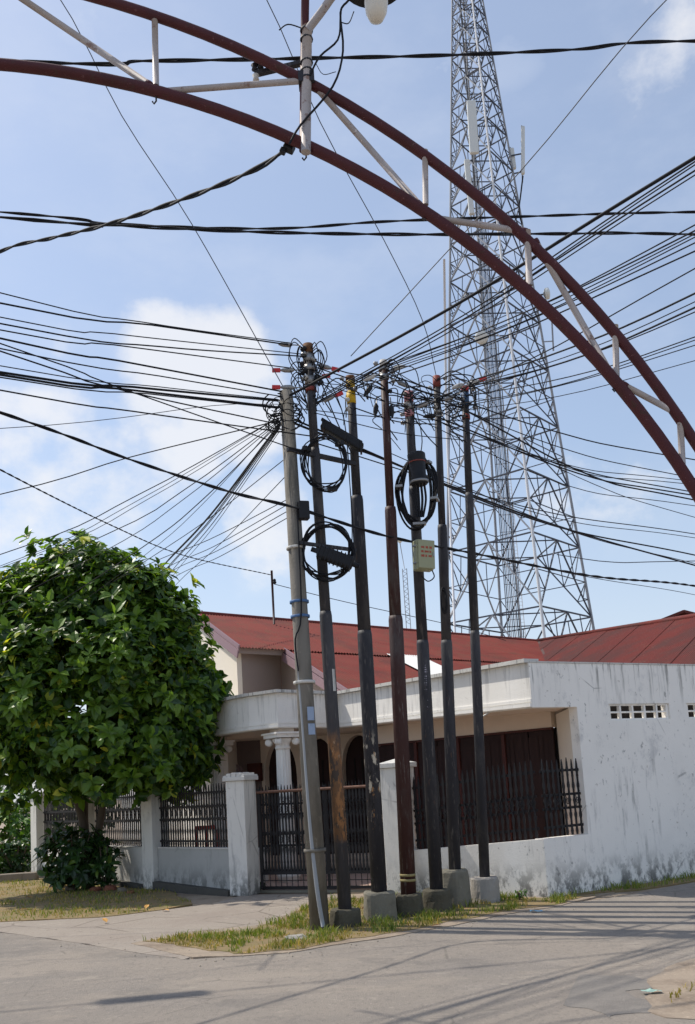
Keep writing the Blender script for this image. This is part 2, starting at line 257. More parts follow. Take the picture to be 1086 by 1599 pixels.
# ------------------------------------------------------------------ mesh helpers
ORG = {}
def tag(o, label=None, cat=None, group=None, kind=None):
    if label: o['label'] = label
    if cat: o['category'] = cat
    if group: o['group'] = group
    if kind: o['kind'] = kind
    return o
def empty(name, loc, label=None, cat=None, group=None):
    o = bpy.data.objects.new(name, None); o.empty_display_size = .2; col.objects.link(o)
    o.location = loc; ORG[o] = V(loc); return tag(o, label, cat, group)
class MB:
    def __init__(s): s.v = []; s.f = []; s.sm = []
    def add(s, vs, fs, smooth_=False):
        k = len(s.v); s.v += [V(p) for p in vs]
        for f in fs: s.f.append([i + k for i in f]); s.sm.append(smooth_)
        return s
    def box8(s, p):   # p: 4 bottom then 4 top, counter-clockwise from above
        return s.add(p, [(3, 2, 1, 0), (4, 5, 6, 7), (0, 1, 5, 4), (1, 2, 6, 5), (2, 3, 7, 6), (3, 0, 4, 7)])
    def box(s, c, size, rz=0., M3=None):
        c = V(c); R = M3 if M3 else Matrix.Rotation(rz, 3, 'Z'); a, b, h = size[0] / 2, size[1] / 2, size[2] / 2
        return s.box8([c + R @ V(q) for q in ((-a, -b, -h), (a, -b, -h), (a, b, -h), (-a, b, -h), (-a, -b, h), (a, -b, h), (a, b, h), (-a, b, h))])
    def bar(s, a, b, w, h=None, upv=V((0, 0, 1))):
        """square bar between two points"""
        a = V(a); b = V(b); h = h or w; d = (b - a)
        if d.length < 1e-6: return s
        d = d.normalized(); sx = d.cross(upv)
        if sx.length < 1e-3: sx = d.cross(V((1, 0, 0)))
        sx.normalize(); sy = sx.cross(d)
        q = [(-1, -1), (1, -1), (1, 1), (-1, 1)]
        return s.add([a + sx * (i * w / 2) + sy * (j * h / 2) for i, j in q] + [b + sx * (i * w / 2) + sy * (j * h / 2) for i, j in q],
                     [(3, 2, 1, 0), (4, 5, 6, 7), (0, 1, 5, 4), (1, 2, 6, 5), (2, 3, 7, 6), (3, 0, 4, 7)])
    def tube(s, pts, r, n=6, cap=True, closed=False):
        pts = [V(p) for p in pts]; k0 = len(s.v); L = len(pts); rs = r if isinstance(r, (list, tuple)) else [r] * L
        prev = None
        for i, p in enumerate(pts):
            if closed: d = pts[(i + 1) % L] - pts[i - 1]
            else: d = pts[min(i + 1, L - 1)] - pts[max(i - 1, 0)]
            d = d.normalized() if d.length > 1e-9 else V((0, 0, 1))
            if prev is None:
                a = d.cross(V((0, 0, 1)))
                if a.length < .05: a = d.cross(V((0, 1, 0)))
            else: a = prev - d * prev.dot(d)
            a.normalize(); prev = a; b = d.cross(a)
            for j in range(n):
                t_ = 2 * pi * j / n; s.v.append(p + (a * cos(t_) + b * sin(t_)) * rs[i])
        for i in range(L if closed else L - 1):
            i2 = (i + 1) % L
            for j in range(n):
                j2 = (j + 1) % n; s.f.append([k0 + i * n + j, k0 + i2 * n + j, k0 + i2 * n + j2, k0 + i * n + j2][::-1]); s.sm.append(n > 4)
        if cap and not closed:
            s.f.append([k0 + j for j in range(n)]); s.sm.append(False)
            s.f.append([k0 + (L - 1) * n + j for j in range(n)][::-1]); s.sm.append(False)
        return s
    def lathe(s, prof, c, axis=V((0, 0, 1)), n=20, sm_=True):
        """prof: (radius, distance along axis)"""
        c = V(c); axis = V(axis).normalized(); a = axis.cross(V((0, 1, 0)))
        if a.length < .05: a = axis.cross(V((1, 0, 0)))
        a.normalize(); b = axis.cross(a); k0 = len(s.v)
        for r, h in prof:
            for j in range(n):
                t_ = 2 * pi * j / n; s.v.append(c + axis * h + (a * cos(t_) + b * sin(t_)) * r)
        for i in range(len(prof) - 1):
            for j in range(n):
                j2 = (j + 1) % n; s.f.append([k0 + i * n + j, k0 + i * n + j2, k0 + (i + 1) * n + j2, k0 + (i + 1) * n + j]); s.sm.append(sm_)
        s.f.append([k0 + j for j in range(n)][::-1]); s.sm.append(False)
        s.f.append([k0 + (len(prof) - 1) * n + j for j in range(n)]); s.sm.append(False)
        return s
    def prism(s, poly, z0, z1):
        """vertical prism on a plan polygon (list of xy)"""
        n = len(poly); z0s = z0 if isinstance(z0, (list, tuple)) else [z0] * n; z1s = z1 if isinstance(z1, (list, tuple)) else [z1] * n
        a = sum(poly[i][0] * poly[(i + 1) % n][1] - poly[(i + 1) % n][0] * poly[i][1] for i in range(n))
        idx = list(range(n)) if a > 0 else list(range(n))[::-1]
        lo = [V((poly[i][0], poly[i][1], z0s[i])) for i in idx]; hi = [V((poly[i][0], poly[i][1], z1s[i])) for i in idx]
        tr = tessellate_polygon([[V((p.x, p.y, 0)) for p in lo]])
        def orient(t3):
            p, q, r = (lo[k] for k in t3); c_ = (q.x - p.x) * (r.y - p.y) - (q.y - p.y) * (r.x - p.x); return t3 if c_ > 0 else t3[::-1]
        tr = [orient(tuple(t3)) for t3 in tr]
        return s.add(lo + hi, [t3[::-1] for t3 in tr] + [tuple(k + n for k in t3) for t3 in tr] + [(i, (i + 1) % n, (i + 1) % n + n, i + n) for i in range(n)])
    def build(s, name, mat, parent=None, bevel=0.):
        me = bpy.data.meshes.new(name)
        if parent is not None: o0 = ORG[parent]
        else:
            xs = [p.x for p in s.v]; ys = [p.y for p in s.v]; zs = [p.z for p in s.v]; o0 = V(((min(xs) + max(xs)) / 2, (min(ys) + max(ys)) / 2, min(zs)))
        me.from_pydata([tuple(p - o0) for p in s.v], [], s.f); me.polygons.foreach_set('use_smooth', s.sm)
        me.materials.append(M[mat] if isinstance(mat, str) else mat); me.update()
        o = bpy.data.objects.new(name, me); col.objects.link(o); ORG[o] = o0
        if parent is None: o.location = o0
        else: o.parent = parent
        if bevel:
            b = o.modifiers.new('bevel', 'BEVEL'); b.width = bevel; b.segments = 2; b.limit_method = 'ANGLE'
        return o
def mesh_only(mb, name, mat):
    me = bpy.data.meshes.new(name); me.from_pydata([tuple(p) for p in mb.v], [], mb.f); me.polygons.foreach_set('use_smooth', mb.sm)
    me.materials.append(M[mat]); me.update(); return me
def inst(me, name, parent, loc, rz=0., M3=None, scale=None):
    o = bpy.data.objects.new(name, me); col.objects.link(o); o.parent = parent
    o.location = V(loc) - ORG[parent]; ORG[o] = ORG[parent]
    if M3 is not None: o.rotation_euler = M3.to_euler()
    else: o.rotation_euler = (0, 0, rz)
    if scale: o.scale = scale
    return o
def spline(pts, step=.25, minseg=4):
    pts = [V(p) for p in pts]; P = [pts[0] * 2 - pts[1]] + pts + [pts[-1] * 2 - pts[-2]]; res = []
    for i in range(1, len(P) - 2):
        a, b, c, d = P[i - 1:i + 3]; n = max(minseg, int((c - b).length / step))
        for k in range(n):
            t_ = k / n; res.append(.5 * ((2 * b) + (c - a) * t_ + (2 * a - 5 * b + 4 * c - d) * t_ * t_ + (3 * b - a - 3 * c + d) * t_ ** 3))
    res.append(pts[-1]); return res
def ground_poly(name, pts, z, mat, kind='structure', label=None):
    pts = [V((p[0], p[1], 0)) for p in pts]
    tr = tessellate_polygon([pts]); mb = MB(); mb.add([V((p.x, p.y, z)) for p in pts], [])
    for t3 in tr:
        p, q, r = (pts[k] for k in t3); c_ = (q.x - p.x) * (r.y - p.y) - (q.y - p.y) * (r.x - p.x)
        mb.f.append(list(t3) if c_ > 0 else list(t3)[::-1]); mb.sm.append(False)
    n_ = len(pts)
    for p in pts: mb.v.append(V((p.x, p.y, -.06)))
    for i in range(n_): mb.f.append([i, (i + 1) % n_, n_ + (i + 1) % n_, n_ + i]); mb.sm.append(False)
    o = mb.build(name, mat); o['kind'] = kind; return o
def xy(p): return (p[0], p[1])
def inpoly(x, y, poly):
    c = False; n = len(poly)
    for i in range(n):
        x1, y1 = poly[i][:2]; x2, y2 = poly[i - 1][:2]
        if (y1 > y) != (y2 > y) and x < (x2 - x1) * (y - y1) / (y2 - y1) + x1: c = not c
    return c
# ------------------------------------------------------------------ ground
g = MB(); S = 900; g.add([(-S, -S, -.012), (S, -S, -.012), (S, S, -.012), (-S, S, -.012)], [(0, 1, 2, 3)]); tag(g.build('ground', 'soil'), kind='structure')
C0 = V((2.41, 12.31, 0)); WD = V((.863, .505, 0)).normalized(); WI = V((-WD.y, WD.x, 0))       # street-side wall: start, direction, inward normal
edge = [gp(x, y) for x, y in ((0, 1456), (50, 1462), (138, 1475), (221, 1489), (293, 1499), (350, 1494), (450, 1487), (520, 1475), (600, 1461), (700, 1444), (780, 1426), (838, 1420))]
# finely broken edge
def ragged(pts, amp, step=.18, seed=0):
    res = []
    for a, b in zip(pts[:-1], pts[1:]):
        n = max(1, int((b - a).length / step)); d = (b - a).normalized(); nn = V((-d.y, d.x, 0))
        for k in range(n):
            p = a.lerp(b, k / n); res.append(p + nn * (noise.noise(V((p.x * 2.1 + seed, p.y * 2.1, 0))) + .5 * noise.noise(V((p.x * 6 + seed, p.y * 6, 3)))) * amp)
    res.append(pts[-1]); return res
wall_off = [C0 + WD * t_ - WI * (.50 + .1 * sin(t_ * 1.7)) for t_ in (1.2, 2.2, 3.4, 6, 12, 30)]
road_line = ragged([V((-60, edge[0].y + 2.5, 0)), V((-14, edge[0].y + .6, 0))] + edge + wall_off, .06)
ground_poly('road', road_line + [V((34, -30, 0)), V((-60, -30, 0))], 0., 'asphalt')
# concrete apron in front of the gate
PR = V((.62, 13.55, 0)); PL = V((-1.80, 14.78, 0)); P3 = V((-3.55, 16.52, 0)); P4 = V((-5.2, 18.5, 0)); P5 = V((-6.92, 20.6, 0))
apron = ragged([V((-14, edge[0].y + .55, 0)), edge[0], edge[1], edge[2], edge[3], edge[4]] + [gp(x, y) for x, y in ((330, 1483), (420, 1462), (472, 1440), (520, 1418), (575, 1405))], .05, seed=5)
ground_poly('driveway', apron + [PR, PL, gp(330, 1412), gp(250, 1422), gp(180, 1431), gp(60, 1438), gp(0, 1440), V((-14, 13.2, 0))], .004, 'drive')
lawn_poly = [xy(p) for p in ragged([V((-14, 13.3, 0)), gp(0, 1440), gp(60, 1438), gp(180, 1431), gp(250, 1422), gp(300, 1413), P3 + V((.3, -.35, 0)), P3, P4, P5, V((-14, 22, 0))], .09, .2, 3)]
ground_poly('lawn', lawn_poly, .012, 'lawn')
verge_poly = [xy(p) for p in [gp(x, y) for x, y in ((225, 1472), (300, 1461), (390, 1452), (440, 1438), (472, 1420), (500, 1408), (600, 1400), (690, 1400), (790, 1402), (858, 1404), (930, 1398), (850, 1416),
              (780, 1425), (700, 1443), (600, 1460), (520, 1474), (450, 1485), (370, 1490), (320, 1484), (270, 1476))]]
vp = [V((*q, 0)) for q in verge_poly]; vr = ragged(vp + [vp[0]], .13, .12, 4)[:-1]; verge_poly = [xy(q) for q in vr]
ground_poly('verge_margin', [xy(q) for q in ragged([gp(x, y) for x, y in ((205, 1474), (300, 1455), (400, 1446), (450, 1428), (490, 1404), (600, 1392), (700, 1392), (800, 1398), (870, 1402), (960, 1394), (862, 1418), (780, 1430), (700, 1448), (600, 1465), (520, 1477), (450, 1488), (370, 1494), (300, 1496), (260, 1488), (205, 1474))], .05, .1, 8)[:-1]], .008, 'soil')
ground_poly('verge', verge_poly, .013, 'lawn')
strip_poly = [xy(C0 + WD * t_ - WI * .03) for t_ in (.3, 14)] + [xy(C0 + WD * t_ - WI * .42) for t_ in (14, 9, 5, 3.2, 2.2, 1.2)]
ground_poly('grass_strip', strip_poly, .010, 'lawn')
dirt = [gp(x, y) for x, y in ((1300, 1440), (1086, 1496), (1050, 1508), (1012, 1530), (1022, 1545), (1008, 1558), (1020, 1572), (1012, 1580), (1040, 1590), (1086, 1592), (1300, 1600))]
ground_poly('dirt_patch', ragged(dirt, .04, .1, 9), .005, 'soil')
patch = [gp(x, y) for x, y in ((905, 1530), (960, 1522), (1010, 1530), (1022, 1545), (1008, 1558), (1020, 1572), (1012, 1582), (950, 1592), (880, 1570))]
t = MT('patched_asphalt', .92); t.mix(0., srgb(134, 128, 121)); t.mix(t.sm(t.noise(4, 6, .65), .42, .66, 0., .6), srgb(112, 107, 102)); t.mix(t.sm(t.noise(60, 3, .7), .55, .75, 0., .5), srgb(160, 152, 144)); t.bump(t.noise(60, 5, .7), .8, .02); M['patch'] = t.done()
ground_poly('asphalt_patch', ragged(patch, .22, .05, 2) , .0035, 'patch')

def grass(name, polys, dens, hmin, hmax, mat, label, clump=1.6, thr=-.2):
    mb = MB()
    for poly in polys:
        xs = [p[0] for p in poly]; ys = [p[1] for p in poly]; A = (max(xs) - min(xs)) * (max(ys) - min(ys))
        for _ in range(int(A * dens)):
            x = random.uniform(min(xs), max(xs)); y = random.uniform(min(ys), max(ys))
            if not inpoly(x, y, poly): continue
            nz = noise.noise(V((x * clump, y * clump, 1.3))) + .5 * noise.noise(V((x * clump * 3.1, y * clump * 3.1, 4)))
            if nz < thr + random.uniform(-.25, .25): continue
            h = random.uniform(hmin, hmax) * (1 + .8 * max(0, nz)); a = random.uniform(0, 2 * pi); w = random.uniform(.004, .008); b = random.uniform(0, 2 * pi); ln = random.uniform(.2, .9) * h
            p = V((x, y, .01)); sx = V((cos(a), sin(a), 0)) * w; tip = p + V((cos(b) * ln, sin(b) * ln, h)); mid = p + V((cos(b) * ln * .35, sin(b) * ln * .35, h * .62))
            mb.add([p - sx, p + sx, mid + sx * .7, mid - sx * .7, tip], [(0, 1, 2, 3), (3, 2, 4)])
    o = mb.build(name, mat); return tag(o, label, 'grass', kind='stuff')
grass('grass', [[(x, y) for x, y in lawn_poly]], 260, .015, .05, 'grass_dry', 'dry yellow green grass on the bank under the tree', 1.9, .0)
grass('grass', [[(x, y) for x, y in lawn_poly]], 160, .02, .07, 'grass', 'green grass patches on the bank under the tree', 1.4, .12)
grass('grass', [verge_poly], 1200, .02, .085, 'grass', 'green grass tufts around the pole footings', 2.6, .13)
grass('grass', [verge_poly], 800, .015, .055, 'grass_dry', 'straw coloured grass between the pole footings', 2.3, .02)
grass('grass', [strip_poly], 900, .02, .09, 'grass', 'green weeds along the foot of the long white wall', 1.4, -.15)
dry = [xy(gp(x, y)) for x, y in ((1040, 1560), (1086, 1535), (1130, 1525), (1130, 1535), (1086, 1548), (1050, 1568))]
grass('grass', [dry], 1200, .02, .05, 'grass_dry', 'short grass tuft on the sandy patch at the lower right', 3, -.1)

pb_ = MB(); random.seed(33); M['grit'] = simple('pale_grit', srgb(168, 156, 140), .95, var=.5, scale=9, dark=.6)
line = [V((q[0], q[1], 0)) for q in verge_poly] + edge[:5] + [V((q[0], q[1], 0)) for q in lawn_poly[:30]]
for _ in range(1500):
    q = random.choice(line); x = q.x + random.gauss(0, .28); y = q.y + random.gauss(0, .22); r = random.choice((.003, .004, .005, .006, .010)) * random.uniform(.7, 1.3); c = V((x, y, .006)); a = random.uniform(0, 6)
    R_ = Matrix.Rotation(a, 3, 'Z'); pb_.box8([c + R_ @ V(k) * r for k in ((-1, -.8, -.6), (1, -.9, -.6), (.9, .8, -.6), (-.8, 1, -.6), (-.5, -.5, .6), (.6, -.4, .5), (.5, .6, .6), (-.6, .5, .4))])
tag(pb_.build('gravel', 'grit'), 'loose grit scattered along the road and verge edges', 'gravel', kind='stuff')
# ------------------------------------------------------------------ house
def wall_holes(mb, p0, d, length, z0, z1, holes, thick, inward):
    """straight wall of real thickness with rectangular openings (t0, t1, z0, z1)"""
    ts = sorted({0., length, *[h[0] for h in holes], *[h[1] for h in holes]}); zs = sorted({z0, z1, *[h[2] for h in holes], *[h[3] for h in holes]})
    ts = [t_ for t_ in ts if 0 <= t_ <= length]
    def solid(i, j):
        if i < 0 or j < 0 or i >= len(ts) - 1 or j >= len(zs) - 1: return False
        tm = (ts[i] + ts[i + 1]) / 2; zm = (zs[j] + zs[j + 1]) / 2
        return not any(h[0] < tm < h[1] and h[2] < zm < h[3] for h in holes)
    P = lambda t_, z, k: V((p0.x, p0.y, 0)) + d * t_ + inward * (thick * k) + V((0, 0, z))
    for i in range(len(ts) - 1):
        for j in range(len(zs) - 1):
            if not solid(i, j): continue
            a, b, c, e = ts[i], ts[i + 1], zs[j], zs[j + 1]
            mb.add([P(a, c, 0), P(b, c, 0), P(b, e, 0), P(a, e, 0)], [(0, 1, 2, 3)]); mb.add([P(a, c, 1), P(a, e, 1), P(b, e, 1), P(b, c, 1)], [(0, 1, 2, 3)])
            if not solid(i - 1, j): mb.add([P(a, c, 0), P(a, e, 0), P(a, e, 1), P(a, c, 1)], [(0, 1, 2, 3)])
            if not solid(i + 1, j): mb.add([P(b, c, 0), P(b, c, 1), P(b, e, 1), P(b, e, 0)], [(0, 1, 2, 3)])
            if not solid(i, j - 1): mb.add([P(a, c, 0), P(a, c, 1), P(b, c, 1), P(b, c, 0)], [(0, 1, 2, 3)])
            if not solid(i, j + 1): mb.add([P(a, e, 0), P(b, e, 0), P(b, e, 1), P(a, e, 1)], [(0, 1, 2, 3)])
    return mb
house = empty('house', (1.5, 17, 0), 'white bungalow with red corrugated roof and long weathered side wall', 'house')
# long side wall with the corner opening and two ventilation blocks
ZT, ZB = 3.07, 2.47
VT = [(1.40, 2.63), (3.0, 4.23), (4.9, 6.13)]; VZ = (2.275, 2.505)
wm = MB(); wall_holes(wm, C0, WD, 16., 0., ZT, [(-1, .80, .75, ZB)] + [(a, b, VZ[0], VZ[1]) for a, b in VT], .16, WI)
side = wm.build('side_wall', 'wall', house); side['label'] = 'long grey white wall stained with black mould'
for a, b in VT:
    vb = MB(); n = 5; cw = (b - a) / n; zm = (VZ[0] + VZ[1]) / 2
    pt = lambda t_, z, k: C0 + WD * t_ + WI * k + V((0, 0, z))
    for i in range(n + 1):
        hw = .022 if 0 < i < n else .03; tt = min(max(a + i * cw, a + hw), b - hw)
        vb.bar(pt(tt, VZ[0] + .002, .05), pt(tt, VZ[1] - .002, .05), .05, hw * 1.5, WD)
    for z in (VZ[0] + .013, zm, VZ[1] - .013): vb.bar(pt(a + .003, z, .052), pt(b - .003, z, .052), .045, .022)
    vo = vb.build('vent_block', 'wall', house)
    db = MB(); db.box(C0 + WD * ((a + b) / 2) + WI * .45 + V((0, 0, zm)), (cw * n + .3, .02, .6), atan2(WD.y, WD.x)); db.build('vent_dark_sheet', 'dark', vo)  # near-black sheet: darkness of the unlit space behind the vent put into colour
# parapet and its coping around the canopy
Q = [C0 + V((0, 0, 0)), gp(527, 1085, 3.2), gp(432, 1082, 3.2), gp(388, 1088, 3.2), gp(310, 1103, 3.2)]; Q = [V((p.x, p.y, 0)) for p in Q]
Q.append(Q[-1] + (Q[-1] - Q[-2]).normalized() * 1.5)
QT = [ZT, 3.2, 3.2, 3.2, 3.2, 3.2]; QB = [ZB, 2.61, 2.61, 2.61, 2.61, 2.61]
def offs(poly, d):
    """shift a plan polyline to its left by d with mitred corners"""
    res = []
    for i, p in enumerate(poly):
        ns = []
        for a, b in ((i - 1, i), (i, i + 1)):
            if a < 0 or b >= len(poly): continue
            e = (poly[b] - poly[a]); e.z = 0; e.normalize(); ns.append(V((-e.y, e.x, 0)))
        n = sum(ns, V()); n.normalize(); k = d / max(.4, n.dot(ns[0])); res.append(p + n * k)
    return res
def band(mb, poly, d0, d1, z0, z1, e0=0., e1=0.):
    """strip of section between offsets d0..d1 and heights z0..z1 along a polyline"""
    A = offs(poly, d0); B = offs(poly, d1)
    for i in range(len(poly) - 1):
        p = [A[i], A[i + 1], B[i + 1], B[i]]
        q = [V((*xy(k), z)) for k, z in zip(p, (z0[i], z0[i + 1], z0[i + 1], z0[i]))] + [V((*xy(k), z)) for k, z in zip(p, (z1[i], z1[i + 1], z1[i + 1], z1[i]))]
        c_ = (p[1].x - p[0].x) * (p[2].y - p[0].y) - (p[1].y - p[0].y) * (p[2].x - p[0].x)
        if c_ < 0: q = [q[1], q[0], q[3], q[2], q[5], q[4], q[7], q[6]]
        mb.box8(q)
    return mb
# Q runs right to left seen from the street: outside is on the LEFT of travel
Qp = [p.copy() for p in Q]; Qp[0] = Qp[0] + (Q[1] - Q[0]).normalized() * .004
zz = lambda l, k: [a + k for a in l]
pb = MB(); band(pb, Qp, 0., -.15, QB, QT); par = pb.build('parapet', 'parapet', house)
cp = MB(); band(cp, Qp, .075, -.19, zz(QT, .003), zz(QT, .055)); cp.build('coping', 'coping', par)
for a, b, c in ((.012, .055, .028), (.075, .115, .015)):
    mo = MB(); band(mo, Qp, c, -.01, zz(QB, a), zz(QB, b)); mo.build('moulding', 'parapet', par)
# coping of the side wall
sc = MB(); sc.bar(C0 + WD * .02 + WI * .08 + V((0, 0, ZT + .012)), C0 + WD * 16 + WI * .08 + V((0, 0, ZT + .012)), .18, .02); sc.build('coping', 'coping', side)
# walls under the canopy
D0 = V((3.02, 14.05, 0)); D1 = V((1.0, 15.95, 0)); D2 = V((.42, 16.5, 0)); A0 = V((.50, 17.6, 0)); A1 = V((-1.85, 18.7, 0))
K2 = V(xy(gp(366, 1200, 1.7)) + (0,)) if False else V((-2.35, 18.9, 0)); K1 = V((-2.52, 17.95, 0)); K0 = V((-3.75, 20.2, 0))
WJ = C0 + WD * .80
def wallseg(name, a, b, z0, z1, mat, th=.12, parent=house, side_=1):
    d = (b - a); L = d.length; d.normalize(); n = V((-d.y, d.x, 0)) * side_; mb = MB()
    mb.prism([xy(a), xy(b), xy(b + n * th), xy(a + n * th)], z0, z1); return mb.build(name, mat, parent)
wallseg('wall', WJ + WI * .163, D0 + V((.1, .25, 0)), 0, ZB - .004, 'cream', .12, side_=-1)
lint = wallseg('lintel', D0 + V((.0, .0, 0)), D2, 2.28, ZB + .12, 'soffit', .14, side_=-1)
dd = (D2 - D0); DL = dd.length; dd.normalize(); dn = V((dd.y, -dd.x, 0)); dn = dn if dn.y > 0 else -dn
garage = empty('garage_door', D0.lerp(D2, .5)); garage.parent = house; garage.location = D0.lerp(D2, .5) - ORG[house]
fd = garage
npan = 8
for i in range(npan):
    a = D0 + dd * (DL * i / npan + .012) + dn * .03; b = D0 + dd * (DL * (i + 1) / npan - .012) + dn * .03
    pm = MB(); pm.prism([xy(a), xy(b), xy(b + dn * .035), xy(a + dn * .035)], .06, 2.24)
    mid = a.lerp(b, .5) - dn * .006
    for k in range(5):
        q = a.lerp(b, (k + .5) / 5) - dn * .004; pm.box(q + V((0, 0, 1.6)), (.10, .012, 1.1), atan2(dd.y, dd.x)); pm.box(q + V((0, 0, .58)), (.10, .012, .72), atan2(dd.y, dd.x))
    pm.build('door_panel', 'bdoor', fd)
for i in (2, 4, 6): 
    q = D0 + dd * (DL * i / npan); fm = MB(); fm.box(q + V((0, 0, 1.15)) + dn * .01, (.06, .05, 2.18), atan2(dd.y, dd.x)); fm.build('door_stile', 'bframe', fd)
fm = MB(); fm.bar(D0 + dn * .02 + V((0, 0, 2.262)), D2 + dn * .02 + V((0, 0, 2.262)), .06, .035); fm.build('door_rail', 'bframe', fd)
bk = MB(); bk.prism([xy(D0 + dn * .12), xy(D2 + dn * .12), xy(D2 + dn * .16), xy(D0 + dn * .16)], .05, 2.27); bk.build('backing', 'dark', fd)
wallseg('wall', D2, A0 + V((.05, .1, 0)), 0., 2.61, 'soffit', .12, side_=1)
# wall with pointed arches
ad = (A1 - A0); AL = ad.length; ad.normalize(); an = V((ad.y, -ad.x, 0)); an = an if an.y > 0 else -an
def arch2d(c, w, z0, zs, zt, n=7):
    r = []
    L = [(c - w / 2, z0), (c - w / 2, zs)]
    for k in range(1, n): t_ = k / n; L.append((c - w / 2 * cos(t_ * pi / 2) ** 1.0 * (1 - .0 * t_), zs + (zt - zs) * sin(t_ * pi / 2) ** .9))
    L.append((c, zt)); R = [(2 * c - x, z) for x, z in L[:-1]][::-1]; return L + R
holes = [arch2d(c, .72, .30, 1.85, 2.53) for c in (AL * .17, AL * .50, AL * .83)]
outer = [(0, 0), (AL, 0), (AL, 2.75), (0, 2.75)]
allp = outer + [p for h in holes for p in h]
tr = tessellate_polygon([[V((x, z, 0)) for x, z in outer]] + [[V((x, z, 0)) for x, z in h] for h in holes])
PA = lambda x, z, k=0.: A0 + ad * x + an * k + V((0, 0, z))
am = MB(); am.add([PA(x, z) for x, z in allp], [])
for t3 in tr:
    p, q, r = (am.v[k] for k in t3); n_ = (q - p).cross(r - p); am.f.append(list(t3) if n_.dot(an) < 0 else list(t3)[::-1]); am.sm.append(False)
for h in holes:
    for i in range(len(h)):
        a, b = h[i - 1], h[i]; am.add([PA(*a), PA(*b), PA(*b, .16), PA(*a, .16)], [(0, 1, 2, 3)])
aw = am.build('arched_wall', 'soffit', house)
for i, h in enumerate(holes):  # dark door panels stand in for the unlit voids behind the arches
    c = AL * (.17, .50, .83)[i]; dm = MB(); dm.prism([xy(PA(c - .45, 0, .17)), xy(PA(c + .45, 0, .17)), xy(PA(c + .45, 0, .21)), xy(PA(c - .45, 0, .21))], .1, 2.6); dm.build('arch_void_panel', 'bdoor', aw)
    for k in (-.16, .0, .16):
        sm_ = MB(); sm_.box(PA(c + k, 1.15, .165), (.03, .02, 1.9), atan2(ad.y, ad.x)); sm_.build('door_batten', 'dark', aw)
# porch recess to the left
pan = wallseg('tiled_wall', A1 + V((-.003, 0, 0)), K2, 0, 2.75, 'tile', .12, side_=-1)
for i in range(4):
    for j in range(6):
        a = A1.lerp(K2, i / 4 + .01); b = A1.lerp(K2, (i + 1) / 4 - .01); n_ = V((0, -1, 0)); tm = MB(); z0 = .08 + j * .42
        tm.prism([xy(a), xy(b), xy(b + n_ * .008), xy(a + n_ * .008)], z0, z0 + .41); tm.build('wall_tile', 'tile', pan)
wallseg('wall', K2, K1, 0, 2.6, 'cream', .12, side_=-1)
wallseg('wall', K1 + V((-.002, 0, 0)), K0, 0, 2.6, 'parapet', .12, side_=-1)
wallseg('wall', K0, K0 + V((-1.6, 1.2, 0)), 0, 3.1, 'parapet', .12, side_=-1)
ml = MB(); ml.box((-1.97, 18.62, 1.95), (.3, .08, .36), -.4); ml.build('meter_box', 'bframe', house)
# canopy slab and porch floor
Qi = offs(Q, -.151)
slab = [xy(p) for p in Qi] + [xy(p) for p in (V((-4.6, 21, 0)), V((2, 21, 0)), V((4.6, 15.5, 0)))] + [xy(C0 + WD * .95 + WI * .17), xy(C0 + WD * .16 + WI * .17)]
sl = MB(); sl.prism(slab, [2.50] + [2.62] * 5 + [2.62, 2.62, 2.5, 2.5, 2.5], 2.8); sl.build('canopy_slab', 'soffit', house)
fl = MB(); fl.prism([xy(p) for p in (C0 + WI * .2 + WD * .2, C0 + WD * .8 + WI * .2, V((3.2, 15, 0)), V((1, 18.9, 0)), V((-4, 20.5, 0)), P3 + V((.35, .45, 0)), PL + V((.2, .5, 0)), PR + V((.1, .55, 0)))], .006, .05); fl.build('porch_floor', 'floor', house)
# Ionic porch columns
def column(c, z0, z1, parent, r=.135):
    sh = MB(); n = 48; k0 = 0; rings = []
    for z, rr in ((z0 + .16, r), (z0 + .8, r * 1.0), (z1 - .34, r * .88)):
        for j in range(n):
            a = 2 * pi * j / n; q = rr * (1 - .085 * (j % 3 == 1) - .06 * (j % 3 == 2)); sh.v.append(c + V((cos(a) * q, sin(a) * q, z)))
    for i in range(2):
        for j in range(n): sh.f.append([i * n + j, i * n + (j + 1) % n, (i + 1) * n + (j + 1) % n, (i + 1) * n + j]); sh.sm.append(False)
    s_ = sh.build('column_shaft', 'parapet', parent)
    b = MB(); b.lathe([(r * 1.35, 0), (r * 1.35, .06), (r * 1.45, .08), (r * 1.45, .12), (r * 1.1, .155), (r * .9, .162)], c + V((0, 0, z0)), n=24); b.build('column_base', 'parapet', parent)
    cpt = MB(); cpt.lathe([(r * .86, 0), (r * .98, .02), (r * .98, .05), (r * .9, .055), (r * .9, .10), (r * 1.3, .16), (r * 1.3, .19)], c + V((0, 0, z1 - .345)), n=24)
    cpt.box(c + V((0, 0, z1 - .115)), (r * 3.5, r * 3.5, .06), .6); cpt.box(c + V((0, 0, z1 - .07)), (r * 3.9, r * 3.9, .03), .6)
    for k in range(4):
        a = .6 + pi / 4 + k * pi / 2; q = c + V((cos(a), sin(a), 0)) * r * 1.75 + V((0, 0, z1 - .215)); ax = V((-sin(a), cos(a), 0))
        cpt.lathe([(.025, -.05), (.062, -.045), (.062, -.03), (.052, -.028), (.052, .028), (.062, .03), (.062, .045), (.025, .05)], q, ax, 14)
    cpt.build('column_capital', 'parapet', parent)
    im = MB(); im.box(c + V((0, 0, z1 - .02)), (.3, .3, .07), .6); im.build('impost', 'soffit', parent)
cc = Qi[2] + V((.05, .14, 0)); col1 = empty('porch_column', cc); col1.parent = house; col1.location = cc - ORG[house]; column(cc, .05, 2.60, col1)
